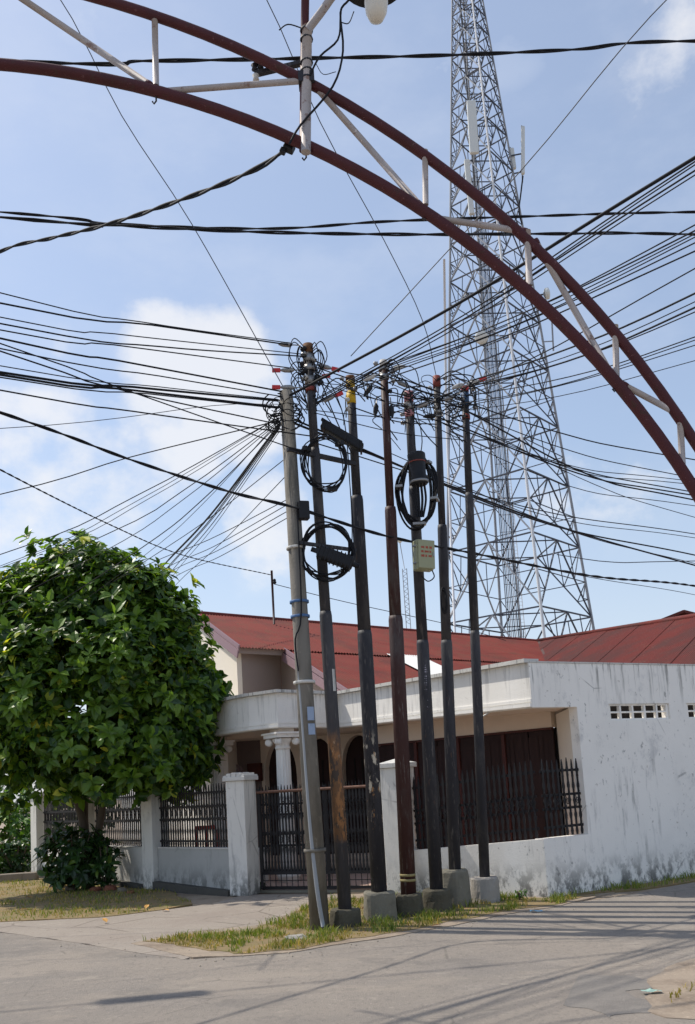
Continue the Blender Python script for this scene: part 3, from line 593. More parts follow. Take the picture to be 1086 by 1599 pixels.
cc2 = Qi[4] + V((.16, .10, 0)); col2 = empty('porch_column', cc2); col2.parent = house; col2.location = cc2 - ORG[house]; column(cc2, .05, 2.60, col2)
cf = MB(); sp = C0.lerp(Q[1], .19); cf.bar(V((*xy(sp), 2.44)) + V((-.06, -.05, 0)), V((*xy(sp), 2.52)) + V((.10, .05, 0)), .035, .012); cf.build('broken_gutter_piece', 'coping', house)
# upper walls behind the parapet
ZR, ZE = 6.2, 4.7; RL = gp(303, 957, ZR); RR = gp(838, 1001, ZR); RK = gp(370, 1008, ZE); E2 = gp(440, 1013, ZE)
re = (RR - RL).normalized(); G = RK - RL; RLEN = (RR - RL).length
U = V((*xy(RK + re * .06 - G * .06), 0)); U2 = V((*xy(E2 - G * .10 + re * .1), 0)); UB = V((*xy(RL + re * .06), 0))
ug = MB(); a, b = U, UB + (UB - U) * .0
ug.prism([xy(a), xy(b), xy(b + re * .12), xy(a + re * .12)], 2.8, [ZE, ZR - .12, ZR - .12, ZE]); ug.build('gable_wall', 'cream', house)
bb = b + (b - a); ug = MB(); ug.prism([xy(b + (b - a) * .001), xy(bb), xy(bb + re * .12), xy(b + re * .12)], 2.8, [ZR - .12, ZE, ZE, ZR - .12]); ug.build('gable_wall', 'cream', house)
wallseg('upper_wall', U + re * .125, U2, 2.8, ZE, 'taupe', .12, side_=1)
ext = V((*xy(G), 0)) * .95
wallseg('upper_wall', U2 + re * .13, U2 + re * .13 + ext, 2.8, 3.3, 'taupe', .12, side_=1)
sh_ = MB(); a, b = U2 + re * .004, U2 + ext * .85 + re * .004; sh_.prism([xy(a), xy(b), xy(b + re * .12), xy(a + re * .12)], 2.8, [ZE, ZE - 1.5 * .81 + .02, ZE - 1.5 * .81 + .02, ZE]); sh_.build('gable_wall', 'taupe', house)
# corrugated roof, sheet by sheet
def sheet_mesh(name, origin, e, Gv, wid, mat, pitch=.085, amp=.013):
    n = max(4, int(round(wid / pitch))); k = 6; nrm = e.cross(Gv).normalized(); nrm = nrm if nrm.z > 0 else -nrm; mb = MB(); cnt = n * k + 1
    for t_ in (0., 1.):
        for i in range(cnt): mb.v.append(e * (wid * i / (cnt - 1)) + Gv * t_ + nrm * (amp * sin(2 * pi * n * i / (cnt - 1))))
    for i in range(cnt - 1): mb.f.append([i, i + 1, cnt + i + 1, cnt + i][::-1]); mb.sm.append(True)
    return mesh_only(mb, name, mat)
roof = empty('roof', RL); roof.parent = house; roof.location = RL - ORG[house]
up_n = re.cross(G).normalized(); up_n = up_n if up_n.z > 0 else -up_n
SW = .92; ns = int((RLEN + 1.5) / (SW * .93)); me1 = sheet_mesh('roof_sheet', RL, re, G * 1.04, SW, 'roof'); mesk = sheet_mesh('skylight_sheet', RL, re, G * .80, SW * 1.25, 'skylight')
ME2 = {}; roofpoly = [xy(p) for p in offs(Q, -.25)] + [(-8, 24), (-6, 45), (40, 45), xy(C0 + WD * 14 + WI * .3), xy(C0 + WD * .2 + WI * .3)]
for i in range(ns): inst(me1, 'roof_sheet', roof, RL + re * (i * SW * .93) + up_n * (.004 * (i % 2)) + V((0, 0, 0)))
s2 = (E2 - RK).dot(re)
k = 0
while s2 + k * SW * .93 < RLEN + 1.:
    st_ = RL + re * (s2 + k * SW * .93) + G * 1.0 - up_n * (.03 + .004 * (k % 2)); tl = .2
    while tl < 1.06 and all(inpoly(*xy(st_ + re * e_ + G * (tl + .02)), roofpoly) for e_ in (0, SW)) : tl += .02       # stops behind the parapet
    tl = round(tl, 2)
    if tl not in ME2: ME2[tl] = sheet_mesh('roof_sheet', RL, re, G * tl, SW, 'roof')
    inst(ME2[tl], 'roof_sheet', roof, st_); k += 1
skp = gp(640, 1014, ZE); inst(mesk, 'skylight_sheet', roof, RL + re * (skp - RK).dot(re) + G * 1.0 + up_n * .012)
me3 = sheet_mesh('roof_sheet', RL, re, V((-G.x, -G.y, G.z)) * 1.3, SW, 'roof')
for i in range(ns): inst(me3, 'roof_sheet', roof, RL + re * (i * SW * .93) + up_n * (.004 * (i % 2)))
rc = MB(); rc.tube([RL - re * .1 + V((0, 0, -.01)), RR + re * 2 + V((0, 0, -.01))], .075, 8); rc.build('ridge_cap', 'roof', roof)
# bargeboards
for a, b, w, dz, cu in ((RL, RL + G * 1.04, .17, -.15, .03), (RL, RL + G * 1.04, .09, .0, -.01)):
    bm_ = MB(); nn = -re; bm_.bar(a + nn * cu + V((0, 0, dz)), b + nn * cu + V((0, 0, dz)), .03, w, re.cross(G)); bm_.build('bargeboard', 'mauve', roof)
e2 = RL + re * s2 + G * 1.0
for w, dz, cu in ((.17, -.19, .03), (.09, -.035, -.01)):
    bm_ = MB(); bm_.bar(e2 - re * cu + V((0, 0, dz)), e2 + G * .98 - re * cu + V((0, 0, dz)), .03, w, re.cross(G)); bm_.build('bargeboard', 'mauve', roof)
gm = RL + V((-G.x, -G.y, G.z)) * 1.0; bm_ = MB(); bm_.bar(RL - re * .03 + V((0, 0, -.16)), gm - re * .03 + V((0, 0, -.16)), .03, .24, re.cross(V((-G.x, -G.y, G.z)))); bm_.build('bargeboard', 'mauve', roof)
fa = MB(); fa.bar(RK + V((0, 0, -.09)) + re * .05, e2 + V((0, 0, -.09)), .025, .15); fa.build('fascia', 'taupe', roof)
# right hand wing: meets the main slope in a valley
def onpl(x, y, p0, n): d = ray(x, y); return EYEP + d * ((p0 - EYEP).dot(n) / d.dot(n))
nm_ = re.cross(G); WA = onpl(838, 1001, RL, nm_); VA = onpl(852, 1036, RL, nm_); WB = gp(1086, 962, 5.2); wn_ = (VA - WA).cross(WB - WA).normalized(); wn_ = wn_ if wn_.z > 0 else -wn_
S1 = onpl(961, 984, WA, wn_); S2 = onpl(903, 1033, WA, wn_); G2 = S2 - S1; we = (WB - WA).normalized(); wL = (WB - WA).length
wing = empty('wing_roof', WA); wing.parent = house; wing.location = WA - ORG[house]
MW = {}
for i in range(-1, int(wL / .9) + 7):
    st_ = WA + we * (i * .92 - .2) + wn_ * (.010 * (i % 2) - .012); tl = .1
    while tl < 4 and (st_ + G2 * tl).z > 2.95 and (st_ + G2 * tl - C0).dot(WI) > .35: tl += .05
    tl = round(tl, 2)
    if tl not in MW: MW[tl] = sheet_mesh('roof_sheet', WA, we, G2 * tl, .98, 'roof2', .082, .008)
    inst(MW[tl], 'roof_sheet', wing, st_)
rc = MB(); rc.tube([WA - we * .2, WB + we * 5.2], .07, 8); rc.build('ridge_cap', 'roof2', wing)
vl = MB(); vl.bar(WA - V((0, 0, .02)), VA + (VA - WA) * 1. - V((0, 0, .02)), .22, .02, wn_); vl.build('valley_gutter', 'plinth', wing)
me5 = sheet_mesh('roof_sheet', WA, we, V((-G2.x * .9, -G2.y * .9, G2.z * .9)), .98, 'roof2', .082, .008)
for i in range(-1, int(wL / .9) + 6): inst(me5, 'roof_sheet', wing, WA + we * (i * .92 - .2) + wn_ * (.006 * (i % 2)))
hp = gp(1030, 968, 5.75); far = empty('neighbour_roof', V((hp.x + 1.2, 34, 0)), 'small dark roof peak showing above the right wing ridge', 'roof')
q0 = aY(1010, 973, 34); q1 = aY(1028, 961, 34); q2 = aY(1056, 964, 34); fb = MB()
fb.prism([xy(q0), xy(q0 + V((2.6, 0, 0))), xy(q0 + V((2.6, 4, 0))), xy(q0 + V((0, 4, 0)))], 0, q0.z - .15); fb.build('wall', 'taupe', far)
fr = MB(); rz_ = q1.z + .05; w2 = 1.3; cx_ = q0.x + 1.3
for sgn in (-1, 1): fr.bar(V((cx_, q0.y - .3, rz_)), V((cx_ + sgn * 1.7, q0.y - .3, q0.z - .25)), .1, .1); fr.box8([V((cx_, q0.y - .3, rz_ - .05)), V((cx_ + sgn * 1.7, q0.y - .3, q0.z - .3)), V((cx_ + sgn * 1.7, q0.y + 4.3, q0.z - .3)), V((cx_, q0.y + 4.3, rz_ - .05)), V((cx_, q0.y - .3, rz_)), V((cx_ + sgn * 1.7, q0.y - .3, q0.z - .25)), V((cx_ + sgn * 1.7, q0.y + 4.3, q0.z - .25)), V((cx_, q0.y + 4.3, rz_))])
fr.build('roof', 'roof2', far)
ap = empty('antenna_post', V((*xy(aY(428, 962, 24.0)), 5.9)), 'thin rusty post with insulator standing on the red roof', 'post')
ap_b = aY(428, 966, 24.0); ap_t = aY(424.5, 891, 24.0); pm = MB(); pm.tube([ap_b - V((0, 0, .15)), ap_t], .03, 8); pm.build('post', 'pole_brown', ap)
pm = MB(); pm.lathe([(.02, 0), (.05, .02), (.05, .06), (.03, .08), (.05, .10), (.02, .14)], aY(428, 912, 23.95) + V((.02, 0, 0)), n=10); pm.build('insulator', 'plastic', ap)
# ------------------------------------------------------------------ garden walls, fences and gate
def picket_mesh(h, name='picket', waves=5, w=.0125):
    L = []; n = 40
    for i in range(n + 1):
        z = h * i / n; u = i / n
        if u > .90: hw = w * 1.25 * max(.04, (1 - u) / .10) ** .8
        else: hw = w * (1 + .75 * max(0, sin(2 * pi * waves * u)) ** 2 + .5 * max(0, cos(2 * pi * (u - .45) * 6)) ** 8)
        L.append((hw, z))
    mb = MB(); d = .007
    for y in (-d, d):
        for sx in (-1, 1):
            for hw, z in L: mb.v.append(V((sx * hw, y, z)))
    K = n + 1
    for i in range(n):
        a, b = i, i + 1
        mb.f += [[a, K + a, K + b, b], [2 * K + a, 2 * K + b, 3 * K + b, 3 * K + a], [a, b, 2 * K + b, 2 * K + a], [K + a, 3 * K + a, 3 * K + b, K + b]]; mb.sm += [False] * 4
    return mesh_only(mb, name, 'black_iron')
def scroll_mesh(w, h):
    mb = MB()
    for s in (-1, 1):
        pts = [V((s * w * (.08 + .42 * abs(u) ** 1.4), 0, u * h)) for u in [k / 6 - 1 for k in range(13)]]
        mb.tube(pts, .0065, 4)
    mb.tube([V((-w * .3, 0, 0)), V((0, 0, h * .32)), V((w * .3, 0, 0)), V((0, 0, -h * .32)), V((-w * .3, 0, 0))], .006, 4)
    return mesh_only(mb, 'scroll', 'black_iron')
PK = picket_mesh(1.0); SC = scroll_mesh(.11, .13)
def railing(parent, a, b, z0, z1, n, rails, scroll_z=None, lean=0.):
    d = (b - a); L = d.length; d.normalize(); rz = atan2(d.y, d.x); nv = V((-d.y, d.x, 0))
    for i in range(n):
        p = a + d * (L * (i + .5) / n); inst(PK, 'picket', parent, V((p.x, p.y, z0)), rz, scale=(1, 1, (z1 - z0) * random.uniform(.985, 1.01)))
    for z in rails:
        r = MB(); r.bar(a + V((0, 0, z)) + nv * .012, b + V((0, 0, z)) + nv * .012, .012, .034); r.build('rail', 'black_iron', parent)
    if scroll_z:
        for z in scroll_z:
            for i in range(0, n - 1, 2):
                p = a + d * (L * (i + 1.) / n); inst(SC, 'scroll', parent, V((p.x, p.y, z)) - nv * .010, rz)
def pillar(c, h, w, label, rz, mat='fencewall', cap='pyr', rebar=False, z0=0.):
    t_ = empty('gate_pillar', V((*xy(c), z0)), label, 'pillar')
    b = MB(); b.box(V((*xy(c), (z0 + h) / 2)), (w, w, h - z0), rz); b.build('shaft', mat, t_, .008)
    k = MB(); k.box(V((*xy(c), h - .045)), (w * .86, w * .86, .05), rz)
    R = Matrix.Rotation(rz, 3, 'Z'); q = w / 2 + .035
    P = [V((*xy(c), 0)) + R @ V((i * q, j * q, 0)) for i, j in ((-1, -1), (1, -1), (1, 1), (-1, 1))]
    k.box8([p + V((0, 0, h + .002)) for p in P] + [p + V((0, 0, h + .065)) for p in P])
    if cap == 'pyr':
        k.add([p + V((0, 0, h + .066)) for p in P] + [V((*xy(c), h + .135))], [(0, 1, 4), (1, 2, 4), (2, 3, 4), (3, 0, 4)])
    else:
        for s in range(5):
            a = pi * (s + .5) / 5; k.box(V((*xy(c), h + .066 + .03 * sin(a))) + R @ V((-q * cos(a) * .8, 0, 0)), (q * .42, q * 1.9, .06 * sin(a) + .01), rz)
    k.build('cap', 'coping', t_, .006)
    if rebar:
        for i in range(3):
            r = MB(); p = V((*xy(c), h + .08)) + R @ V((-.05 + i * .05, .02, 0)); r.tube([p, p + V((.004 * i, 0, .14 + .02 * i))], .008, 6); r.build('rebar_stub', 'pole_brown', t_)
    return t_
rzf = lambda a, b: atan2((b - a).y, (b - a).x)
pillar(PR, 1.80, .36, 'right gate pillar, white with grey pyramid cap, behind the brown pole', rzf(C0, PR))
pillar(PL, 1.76, .34, 'left gate pillar, grey stained with rebar stubs sticking up', rzf(PR, PL), cap='round', rebar=True)
pillar(P3, 1.74, .34, 'white fence pillar in dappled shade beside the tree', rzf(PL, P3))
pillar(P4, 1.74, .30, 'white fence pillar half hidden behind the tree trunk', rzf(P4, P5))
pillar(P5, 1.74, .34, 'leftmost white fence pillar standing by the green shrubs', rzf(P4, P5))
def lowwall(a, b, z1, label, wlab=None, th=.14, plinth=True, mat='fencewall', npk=24, ztop=1.74, za=.0, zb=.0, trim=(.18, .18), scr=True):
    d = (b - a).normalized(); a2 = a + d * trim[0]; b2 = b - d * trim[1]; n = V((-d.y, d.x, 0)); n = n if n.y > 0 else -n
    t_ = empty('garden_fence', a2.lerp(b2, .5), label, 'fence')
    w = MB(); w.prism([xy(a2 - n * th / 2), xy(b2 - n * th / 2), xy(b2 + n * th / 2), xy(a2 + n * th / 2)], 0, z1); w.build('low_wall', mat, t_)
    c = MB(); c.prism([xy(a2 - n * (th / 2 + .012)), xy(b2 - n * (th / 2 + .012)), xy(b2 + n * (th / 2 + .012)), xy(a2 + n * (th / 2 + .012))], z1 + .002, z1 + .022); c.build('wall_coping', 'coping', t_)
    if plinth:
        p = MB(); p.prism([xy(a2 - n * (th / 2 + .13)), xy(b2 - n * (th / 2 + .13)), xy(b2 - n * (th / 2 + .003)), xy(a2 - n * (th / 2 + .003))], -.02, [.07, .15, .15, .07]); p.build('plinth', 'plinth', t_)
    h = ztop - z1 - .03
    railing(t_, a2, b2, z1 + .023, ztop, npk, (z1 + .12, z1 + .12 + h * .36, z1 + .12 + h * .56, ztop - .13), (z1 + .12 + h * .46,) if scr else None); return t_
lowwall(PL, P3, .70, 'black spear fence on the shaded grey low wall left of the gate', mat='greywall', npk=30, trim=(.18, .18))
lowwall(P3, P4, .70, 'black spear fence on the sunlit low wall just right of the tree trunk', npk=28, trim=(.18, .16))
lowwall(P4, P5, .70, 'black spear fence on the low wall left of the tree trunk', npk=30, trim=(.16, .18))
# corner fence over the long wall's sill
fs = empty('garden_fence', C0.lerp(PR, .5), 'black spear fence in front of the brown garage door', 'fence')
d = (PR - C0).normalized(); n = V((d.y, -d.x, 0)); n = n if n.y > 0 else -n
a = C0 + d * .004; b = PR - d * .19
w = MB(); w.prism([xy(a), xy(b), xy(b + n * .15), xy(a + n * .15)], 0, [.75, .62, .62, .75]); w.build('low_wall', 'wall', fs)
a2 = C0 + n * .07 + d * .08; b2 = b + n * .07; L = (b2 - a2).length; npk = 24
dv = (b2 - a2).normalized(); rz = atan2(dv.y, dv.x)
for i in range(npk):
    u = (i + .5) / npk; p = a2.lerp(b2, u); zb = .76 - .13 * u; inst(PK, 'picket', fs, V((*xy(p), zb)), rz, scale=(1, 1, 1.02))
    if i % 2 == 0 and i < npk - 1: inst(SC, 'scroll', fs, V((*xy(a2.lerp(b2, (i + 1) / npk)), zb + .45)) - n * .01, rz)
for z in (.12, .36, .54, .86):
    r = MB(); r.bar(V((*xy(a2), .76 + z)) + n * .012, V((*xy(b2), .63 + z)) + n * .012, .012, .034); r.build('rail', 'black_iron', fs)
fs2 = empty('garden_fence', C0 + WD * .4 + WI * .07, 'short black spear fence panel in the corner opening of the white wall', 'fence')
railing(fs2, C0 + WD * .10 + WI * .07, C0 + WD * .80 + WI * .07, .76, 1.78, 8, (.88, 1.12, 1.30, 1.62), (1.21,))
# sliding gate
GA = PL + V((.26, .12, 0)); GB = PR + V((-.02, .33, 0)); gd = (GB - GA); GL = gd.length; gd.normalize(); gn = V((-gd.y, gd.x, 0))
gate = empty('sliding_gate', GA.lerp(GB, .5), 'ornate black iron gate between the two gate pillars', 'gate')
railing(gate, GA, GB, .30, 1.66, 42, (.34, .72, .90, 1.20, 1.36), (.81, 1.28))
tb = MB(); tb.tube([GA - gd * .1 + V((0, 0, 1.56)) - gn * .03, GB + V((0, 0, 1.56)) - gn * .03], .022, 8); tb.build('top_rail', 'rust_bar', gate)
for q in (GA, GA.lerp(GB, .5), GB):
    p_ = MB(); p_.bar(V((*xy(q), .06)), V((*xy(q), 1.62)), .045, .045, V((1, 0, 0))); p_.build('stile', 'black_iron', gate)
for z, h in ((.30, .045), (.075, .045)):
    r = MB(); r.bar(GA + V((0, 0, z)), GB + V((0, 0, z)), .04, h); r.build('bottom_rail', 'black_iron', gate)
for i in range(24):
    p = GA.lerp(GB, (i + .5) / 24); r = MB(); r.bar(V((*xy(p), .09)), V((*xy(p), .28)), .012, .012, V((1, 0, 0))); r.build('grid_bar', 'black_iron', gate)
r = MB(); r.bar(GA + V((0, 0, .185)), GB + V((0, 0, .185)), .012, .012); r.build('grid_bar', 'black_iron', gate)
tk = MB(); tk.bar(GA + V((0, 0, .02)) - gd * .1, GB + V((0, 0, .02)), .06, .04); tk.build('track', 'concrete', gate)
# red chair and a white bench seen between the pickets
ch = empty('chair', V((-2.75, 17.0, .05)), 'red plastic chair seen through the black fence left of the gate', 'chair')
c0 = V((-2.75, 17.0, 0))
for dx in (-.2, .2):
    for dy in (-.2, .2): q = MB(); q.bar(c0 + V((dx, dy, .05)), c0 + V((dx * .9, dy * .9, .46)), .04); q.build('leg', 'redplastic', ch)
q = MB(); q.box(c0 + V((0, 0, .475)), (.44, .44, .03)); q.build('seat', 'redplastic', ch, .01)
q = MB()
for dx in (-.2, 0, .2): q.bar(c0 + V((dx, .2, .49)), c0 + V((dx, .26, .95)), .05, .025)
q.bar(c0 + V((-.23, .265, .97)), c0 + V((.23, .265, .97)), .03, .08); q.build('backrest', 'redplastic', ch)
bn = empty('planter', V((-2.4, 16.55, .0)), 'low white planter box behind the fence left of the gate', 'planter')
q = MB(); q.prism([xy(V((-2.95, 16.62, 0))), xy(V((-1.7, 15.85, 0))), xy(V((-1.55, 16.1, 0))), xy(V((-2.8, 16.9, 0)))], .05, .62); q.build('box', 'parapet', bn, .01)
# ------------------------------------------------------------------ utility poles
POLES = {}
def pole(key, name, label, cat, bx, tx, mat, secs, base=None, bands=(), lift=0.):
    """bx: measured foot (px) ; tx: measured head (px); secs: [(py, radius)] with steps; all at the foot's depth"""
    foot = gp(*bx); top = aY(tx[0], tx[1], foot.y); ax = (top - foot); H = ax.length; ax.normalize()
    t_ = empty(name, foot, label, cat, 'utility poles clustered at the corner')
    def s_at(py): return (aY(bx[0] + (tx[0] - bx[0]) * (bx[1] - py) / (bx[1] - tx[1]), py, foot.y) - foot).dot(ax)
    ys = [s[0] for s in secs]
    for i, (py, r) in enumerate(secs):
        s0 = -.25 if i == 0 else s_at(py); s1 = H if i == len(secs) - 1 else s_at(secs[i + 1][0])
        r1 = r * (.95 if len(secs) > 1 else .72)
        mb = MB(); prof = [(r, s0), (r1, s1 - .05), (r1 * .92, s1)] if i < len(secs) - 1 else [(r, s0), (r1, s1)]
        mb.lathe(prof, foot, ax, 20); mb.build('pole_section', mat, t_)
    if base:
        kind, w, h, bm = base[:4]; mb = MB(); n_ = 28; ex = 2. if kind == 'cyl' else 5.; rot = base[4] if len(base) > 4 else 0.; rows = [(1.05, -.08), (1.04, h * .2), (1.01, h * .5), (.99, h * .8), (.96, h * .95), (.88, h)]; sd = foot.x * 7
        for sc_, z_ in rows:
            for j in range(n_):
                a_ = 2 * pi * j / n_; ca, sa = cos(a_), sin(a_); rr = w / 2 * sc_ / (abs(ca) ** ex + abs(sa) ** ex) ** (1 / ex)
                rr *= 1 + .07 * noise.noise(V((ca * 2 + sd, sa * 2, z_ * 6))) + .035 * noise.noise(V((ca * 7 + sd, sa * 7, z_ * 20)))
                mb.v.append(foot + V((cos(a_ + rot) * rr, sin(a_ + rot) * rr, z_ + .018 * noise.noise(V((ca * 3, sa * 3, sd))))))
        for i in range(len(rows) - 1):
            for j in range(n_): mb.f.append([i * n_ + j, i * n_ + (j + 1) % n_, (i + 1) * n_ + (j + 1) % n_, (i + 1) * n_ + j]); mb.sm.append(False)
        mb.f.append([(len(rows) - 1) * n_ + j for j in range(n_)]); mb.sm.append(False); mb.build('footing', bm, t_)
    for py0, py1, r, bmat, nm in bands:
        mb = MB(); mb.lathe([(r, s_at(py1)), (r, s_at(py0))], foot, ax, 18); mb.build(nm, bmat, t_)
    POLES[key] = (foot, ax, H, t_, s_at)
    return t_
def on_pole(key, py, off=V((0, 0, 0))):
    f, ax, H, t_, s_at = POLES[key]; return f + ax * s_at(py) + off
pole('p1', 'concrete_pole', 'leaning grey concrete pole nearest the driveway with a pale conduit', 'pole', (500, 1452), (447, 612), 'pole_concrete', [(1452, .112)])
pole('p2', 'steel_pole', 'dark steel pole with tan flaking paint and the tallest tangled head', 'pole', (541, 1447), (481, 538), 'pole_grey_peel', [(1447, .078), (955, .064), (700, .054)], ('box', .30, .20, 'concrete_dark', .5),
     ((538, 552, .062, 'rustcap', 'cap'), (556, 566, .075, 'clamp', 'clamp_band'), (572, 580, .078, 'clamp', 'clamp_band'), (590, 600, .07, 'clamp', 'clamp_band'), (606, 612, .072, 'redpaint', 'clamp_band')))
pole('p3', 'steel_pole', 'black pole with a yellow painted head and white flaking lower part', 'pole', (595, 1437), (547, 588), 'pole_black_peel', [(1437, .094), (985, .080), (775, .056)], ('box', .36, .33, 'concrete', .15),
     ((588, 595, .060, 'rustcap', 'cap'), (596, 607, .0585, 'yellow', 'paint_band'), (612, 631, .0585, 'yellow', 'paint_band')))
pole('p4', 'steel_pole', 'dark brown steel pole in the middle with cream rings near its foot', 'pole', (640, 1430), (599, 563), 'pole_brown', [(1430, .094), (962, .076), (792, .052)], ('box', .33, .26, 'concrete_dark', -.1),
     ((563, 572, .05, 'coping', 'cap'), (574, 580, .07, 'clamp', 'clamp_band'), (586, 592, .066, 'clamp', 'clamp_band'), (1364, 1368, .0965, 'ring', 'paint_ring'), (1372, 1376, .0968, 'ring', 'paint_ring')))
pole('p5', 'steel_pole', 'black pole with a faded pink head carrying the olive box', 'pole', (684, 1423), (638, 612), 'pole_black', [(1423, .082), (1000, .070), (760, .058)], ('cyl', .35, .27, 'concrete_dark'),
     ((612, 628, .062, 'pink', 'paint_band'), (632, 640, .07, 'clamp', 'clamp_band'), (642, 652, .0625, 'pink', 'paint_band')))
pole('p6', 'steel_pole', 'slim black pole with a dull red capped head on a tall round footing', 'pole', (713, 1416), (682, 588), 'pole_black', [(1416, .078), (1000, .066), (820, .048)], ('cyl', .37, .46, 'concrete'),
     ((588, 606, .054, 'redpaint', 'paint_band'), (640, 646, .056, 'clamp', 'clamp_band')))
pole('p7', 'steel_pole', 'rightmost black pole with blue and red bands on a pale footing', 'pole', (759, 1409), (726, 604), 'pole_black', [(1409, .068), (985, .060), (770, .050)], ('cyl', .37, .32, 'concrete_light'),
     ((604, 612, .055, 'tagred', 'paint_band'), (614, 634, .0545, 'bluepaint', 'paint_band'), (648, 655, .058, 'redpaint', 'paint_band')))
f1 = POLES['p1'][3]
# things fixed to the concrete pole
cd = MB(); pts = [aY(x, y, Y) for x, y, Y in ((467, 1046, 10.70), (472, 1110, 10.69), (479, 1210, 10.68), (485, 1290, 10.67), (491, 1350, 10.66), (497, 1400, 10.64), (505, 1447, 10.63))]
cdo = empty('conduit', pts[-1], 'pale grey plastic conduit strapped to the concrete pole', 'conduit'); cd.tube(spline(pts), .024, 10); cd.build('pipe', 'conduit', cdo)
for py in (1068, 1330):
    q = MB(); f, ax, H, _, sa = POLES['p1']; s = sa(py); q.lathe([(.128, s), (.128, s + .035)], f, ax, 18); q.build('strap', 'coping' if py == 1068 else 'pole_concrete', cdo)
for py, mt in ((942, 'strap'), (965, 'strap'), (858, 'coping')):
    q = MB(); f, ax, H, _, sa = POLES['p1']; s = sa(py); q.lathe([(.114, s), (.114, s + .03)], f, ax, 18); q.build('strap', mt, f1)
for py0, py1, x in ((1105, 1126, .055), (1131, 1148, .055)):
    c = on_pole('p1', (py0 + py1) / 2); hgt = (py1 - py0) / 1450 * 10.8; q = MB(); n = 5
    for k in range(n):
        a0 = -pi / 2 + .15 + k * .16; a1 = a0 + .16; r = .114; P = lambda a, z: c + V((cos(a) * r, sin(a) * r, z))
        q.add([P(a0, -hgt / 2), P(a1, -hgt / 2), P(a1, hgt / 2), P(a0, hgt / 2)], [(0, 1, 2, 3)])
    q.build('sticker', 'sticker', f1)
q = MB(); q.box(on_pole('p1', 801, V((.12, -.07, 0))), (.13, .11, .22), .3); jb = q.build('junction_box', 'plastic', None, .012); tag(jb, 'small black box fixed halfway up the concrete pole', 'box')
def wire(name, pts, r, mat='cable', label=None, cat='cable', group=None, n=5, step=.12):
    mb = MB(); mb.tube(spline(pts, step), r, n); o = mb.build(name, mat); return tag(o, label, cat, group)
wire('cable', [on_pole('p1', 800, V((.05, -.12, 0))), on_pole('p1', 960, V((.02, -.13, 0))), on_pole('p1', 1000, V((-.07, -.11, 0))), aY(466, 1048, 10.66)], .010, label='black lead running down the concrete pole into the conduit')
# cross arm between the concrete pole and the yellow-headed pole
ca = MB(); ca.bar(on_pole('p1', 706, V((-.02, -.10, 0))), on_pole('p3', 728, V((.0, -.09, 0))), .05, .05); tag(ca.build('cross_arm', 'pole_black'), 'dark steel cross arm holding the upper coil to the poles', 'bracket')
ca = MB(); ca.bar(on_pole('p1', 852, V((.05, -.12, 0))), on_pole('p3', 862, V((-.05, -.1, 0))), .035, .04); tag(ca.build('cross_arm', 'pole_black'), 'dark steel cross arm holding the lower coil to the poles', 'bracket')
# hanging coils
def coil(c, rx, rz_, n, label, thick=.012, ry=.05, parts=(), spread=.035, tilt=0.):
    t_ = empty('cable_coil', c - V((0, 0, rz_)), label, 'cable coil')
    for k in range(n):
        ax_ = rx + random.uniform(-spread, spread); az = rz_ + random.uniform(-spread, spread); oy = random.uniform(-ry, ry); ox = random.uniform(-.015, .015); ph = random.uniform(0, 6); pts = []
        for i in range(40):
            a = 2 * pi * i / 40; x_ = cos(a) * ax_; z_ = sin(a) * az; kx = 1 + .07 * sin(2 * a + ph) + .05 * sin(3 * a + 2 * ph); x_ *= kx; z_ *= kx; pts.append(c + V((ox + x_ * cos(tilt) - z_ * sin(tilt), oy + .02 * sin(2 * a + ph), x_ * sin(tilt) + z_ * cos(tilt))))
        mb = MB(); mb.tube(pts, thick * random.uniform(.8, 1.1), 6, closed=True); mb.build('loop', 'cable', t_)
    return t_
k1 = coil(aY(508, 722, 10.70), .245, .335, 8, 'upper coil of black cable hung between concrete and flaking poles', .0085)
for a in (.7, 2.6, 5.0):
    q = MB(); q.box(aY(508, 722, 10.70) + V((cos(a) * .245, 0, sin(a) * .345)), (.06, .11, .05), a); q.build('tie', 'plastic', k1)
k2 = coil(aY(511, 861, 10.70), .285, .335, 10, 'lower coil of black cable around the ribbed splice case', .0085)
sc_c = aY(524, 871, 10.6); scn = empty('splice_closure', sc_c, 'ribbed black splice case lying across the lower coil', 'splice case'); dr = V((cos(-.42), 0, sin(-.42)))
q = MB(); q.bar(sc_c - dr * .22, sc_c + dr * .22, .16, .15); q.build('case', 'plastic', scn, .03)
for i in range(9):
    q = MB(); p = sc_c + dr * (-.2 + .05 * i); q.bar(p - dr * .006, p + dr * .006, .175, .165); q.build('rib', 'plastic', scn)
for s in (-1, 1):
    q = MB(); q.tube([sc_c + dr * s * .22, sc_c + dr * s * .30], .03, 8); q.build('end_cap', 'plastic', scn)
k3 = coil(aY(652, 767, 11.45), .225, .43, 9, 'thick coil of black cable hanging on the pink-headed pole', .014, .07, spread=.045, tilt=-.06)
for a in (1.0, 3.0, 4.7, 6.0):
    q = MB(); q.box(aY(652, 767, 11.45) + V((cos(a) * .225, 0, sin(a) * .43)), (.09, .17, .03), a); q.build('tie', 'clamp', k3)
dm = empty('dome_closure', aY(655, 760, 11.35), 'upright black dome splice case with a red line on the pink-headed pole', 'splice case'); c = aY(655.5, 757, 11.35)
q = MB(); q.lathe([(.10, 0), (.115, .02), (.115, .06), (.095, .065), (.105, .30), (.115, .36), (.115, .40), (.10, .415)], c, V((-.04, 0, 1)), 18); q.build('dome', 'plastic', dm)
q = MB(); q.lathe([(.110, .285), (.110, .30)], c, V((-.04, 0, 1)), 18); q.build('ring', 'redpaint', dm)
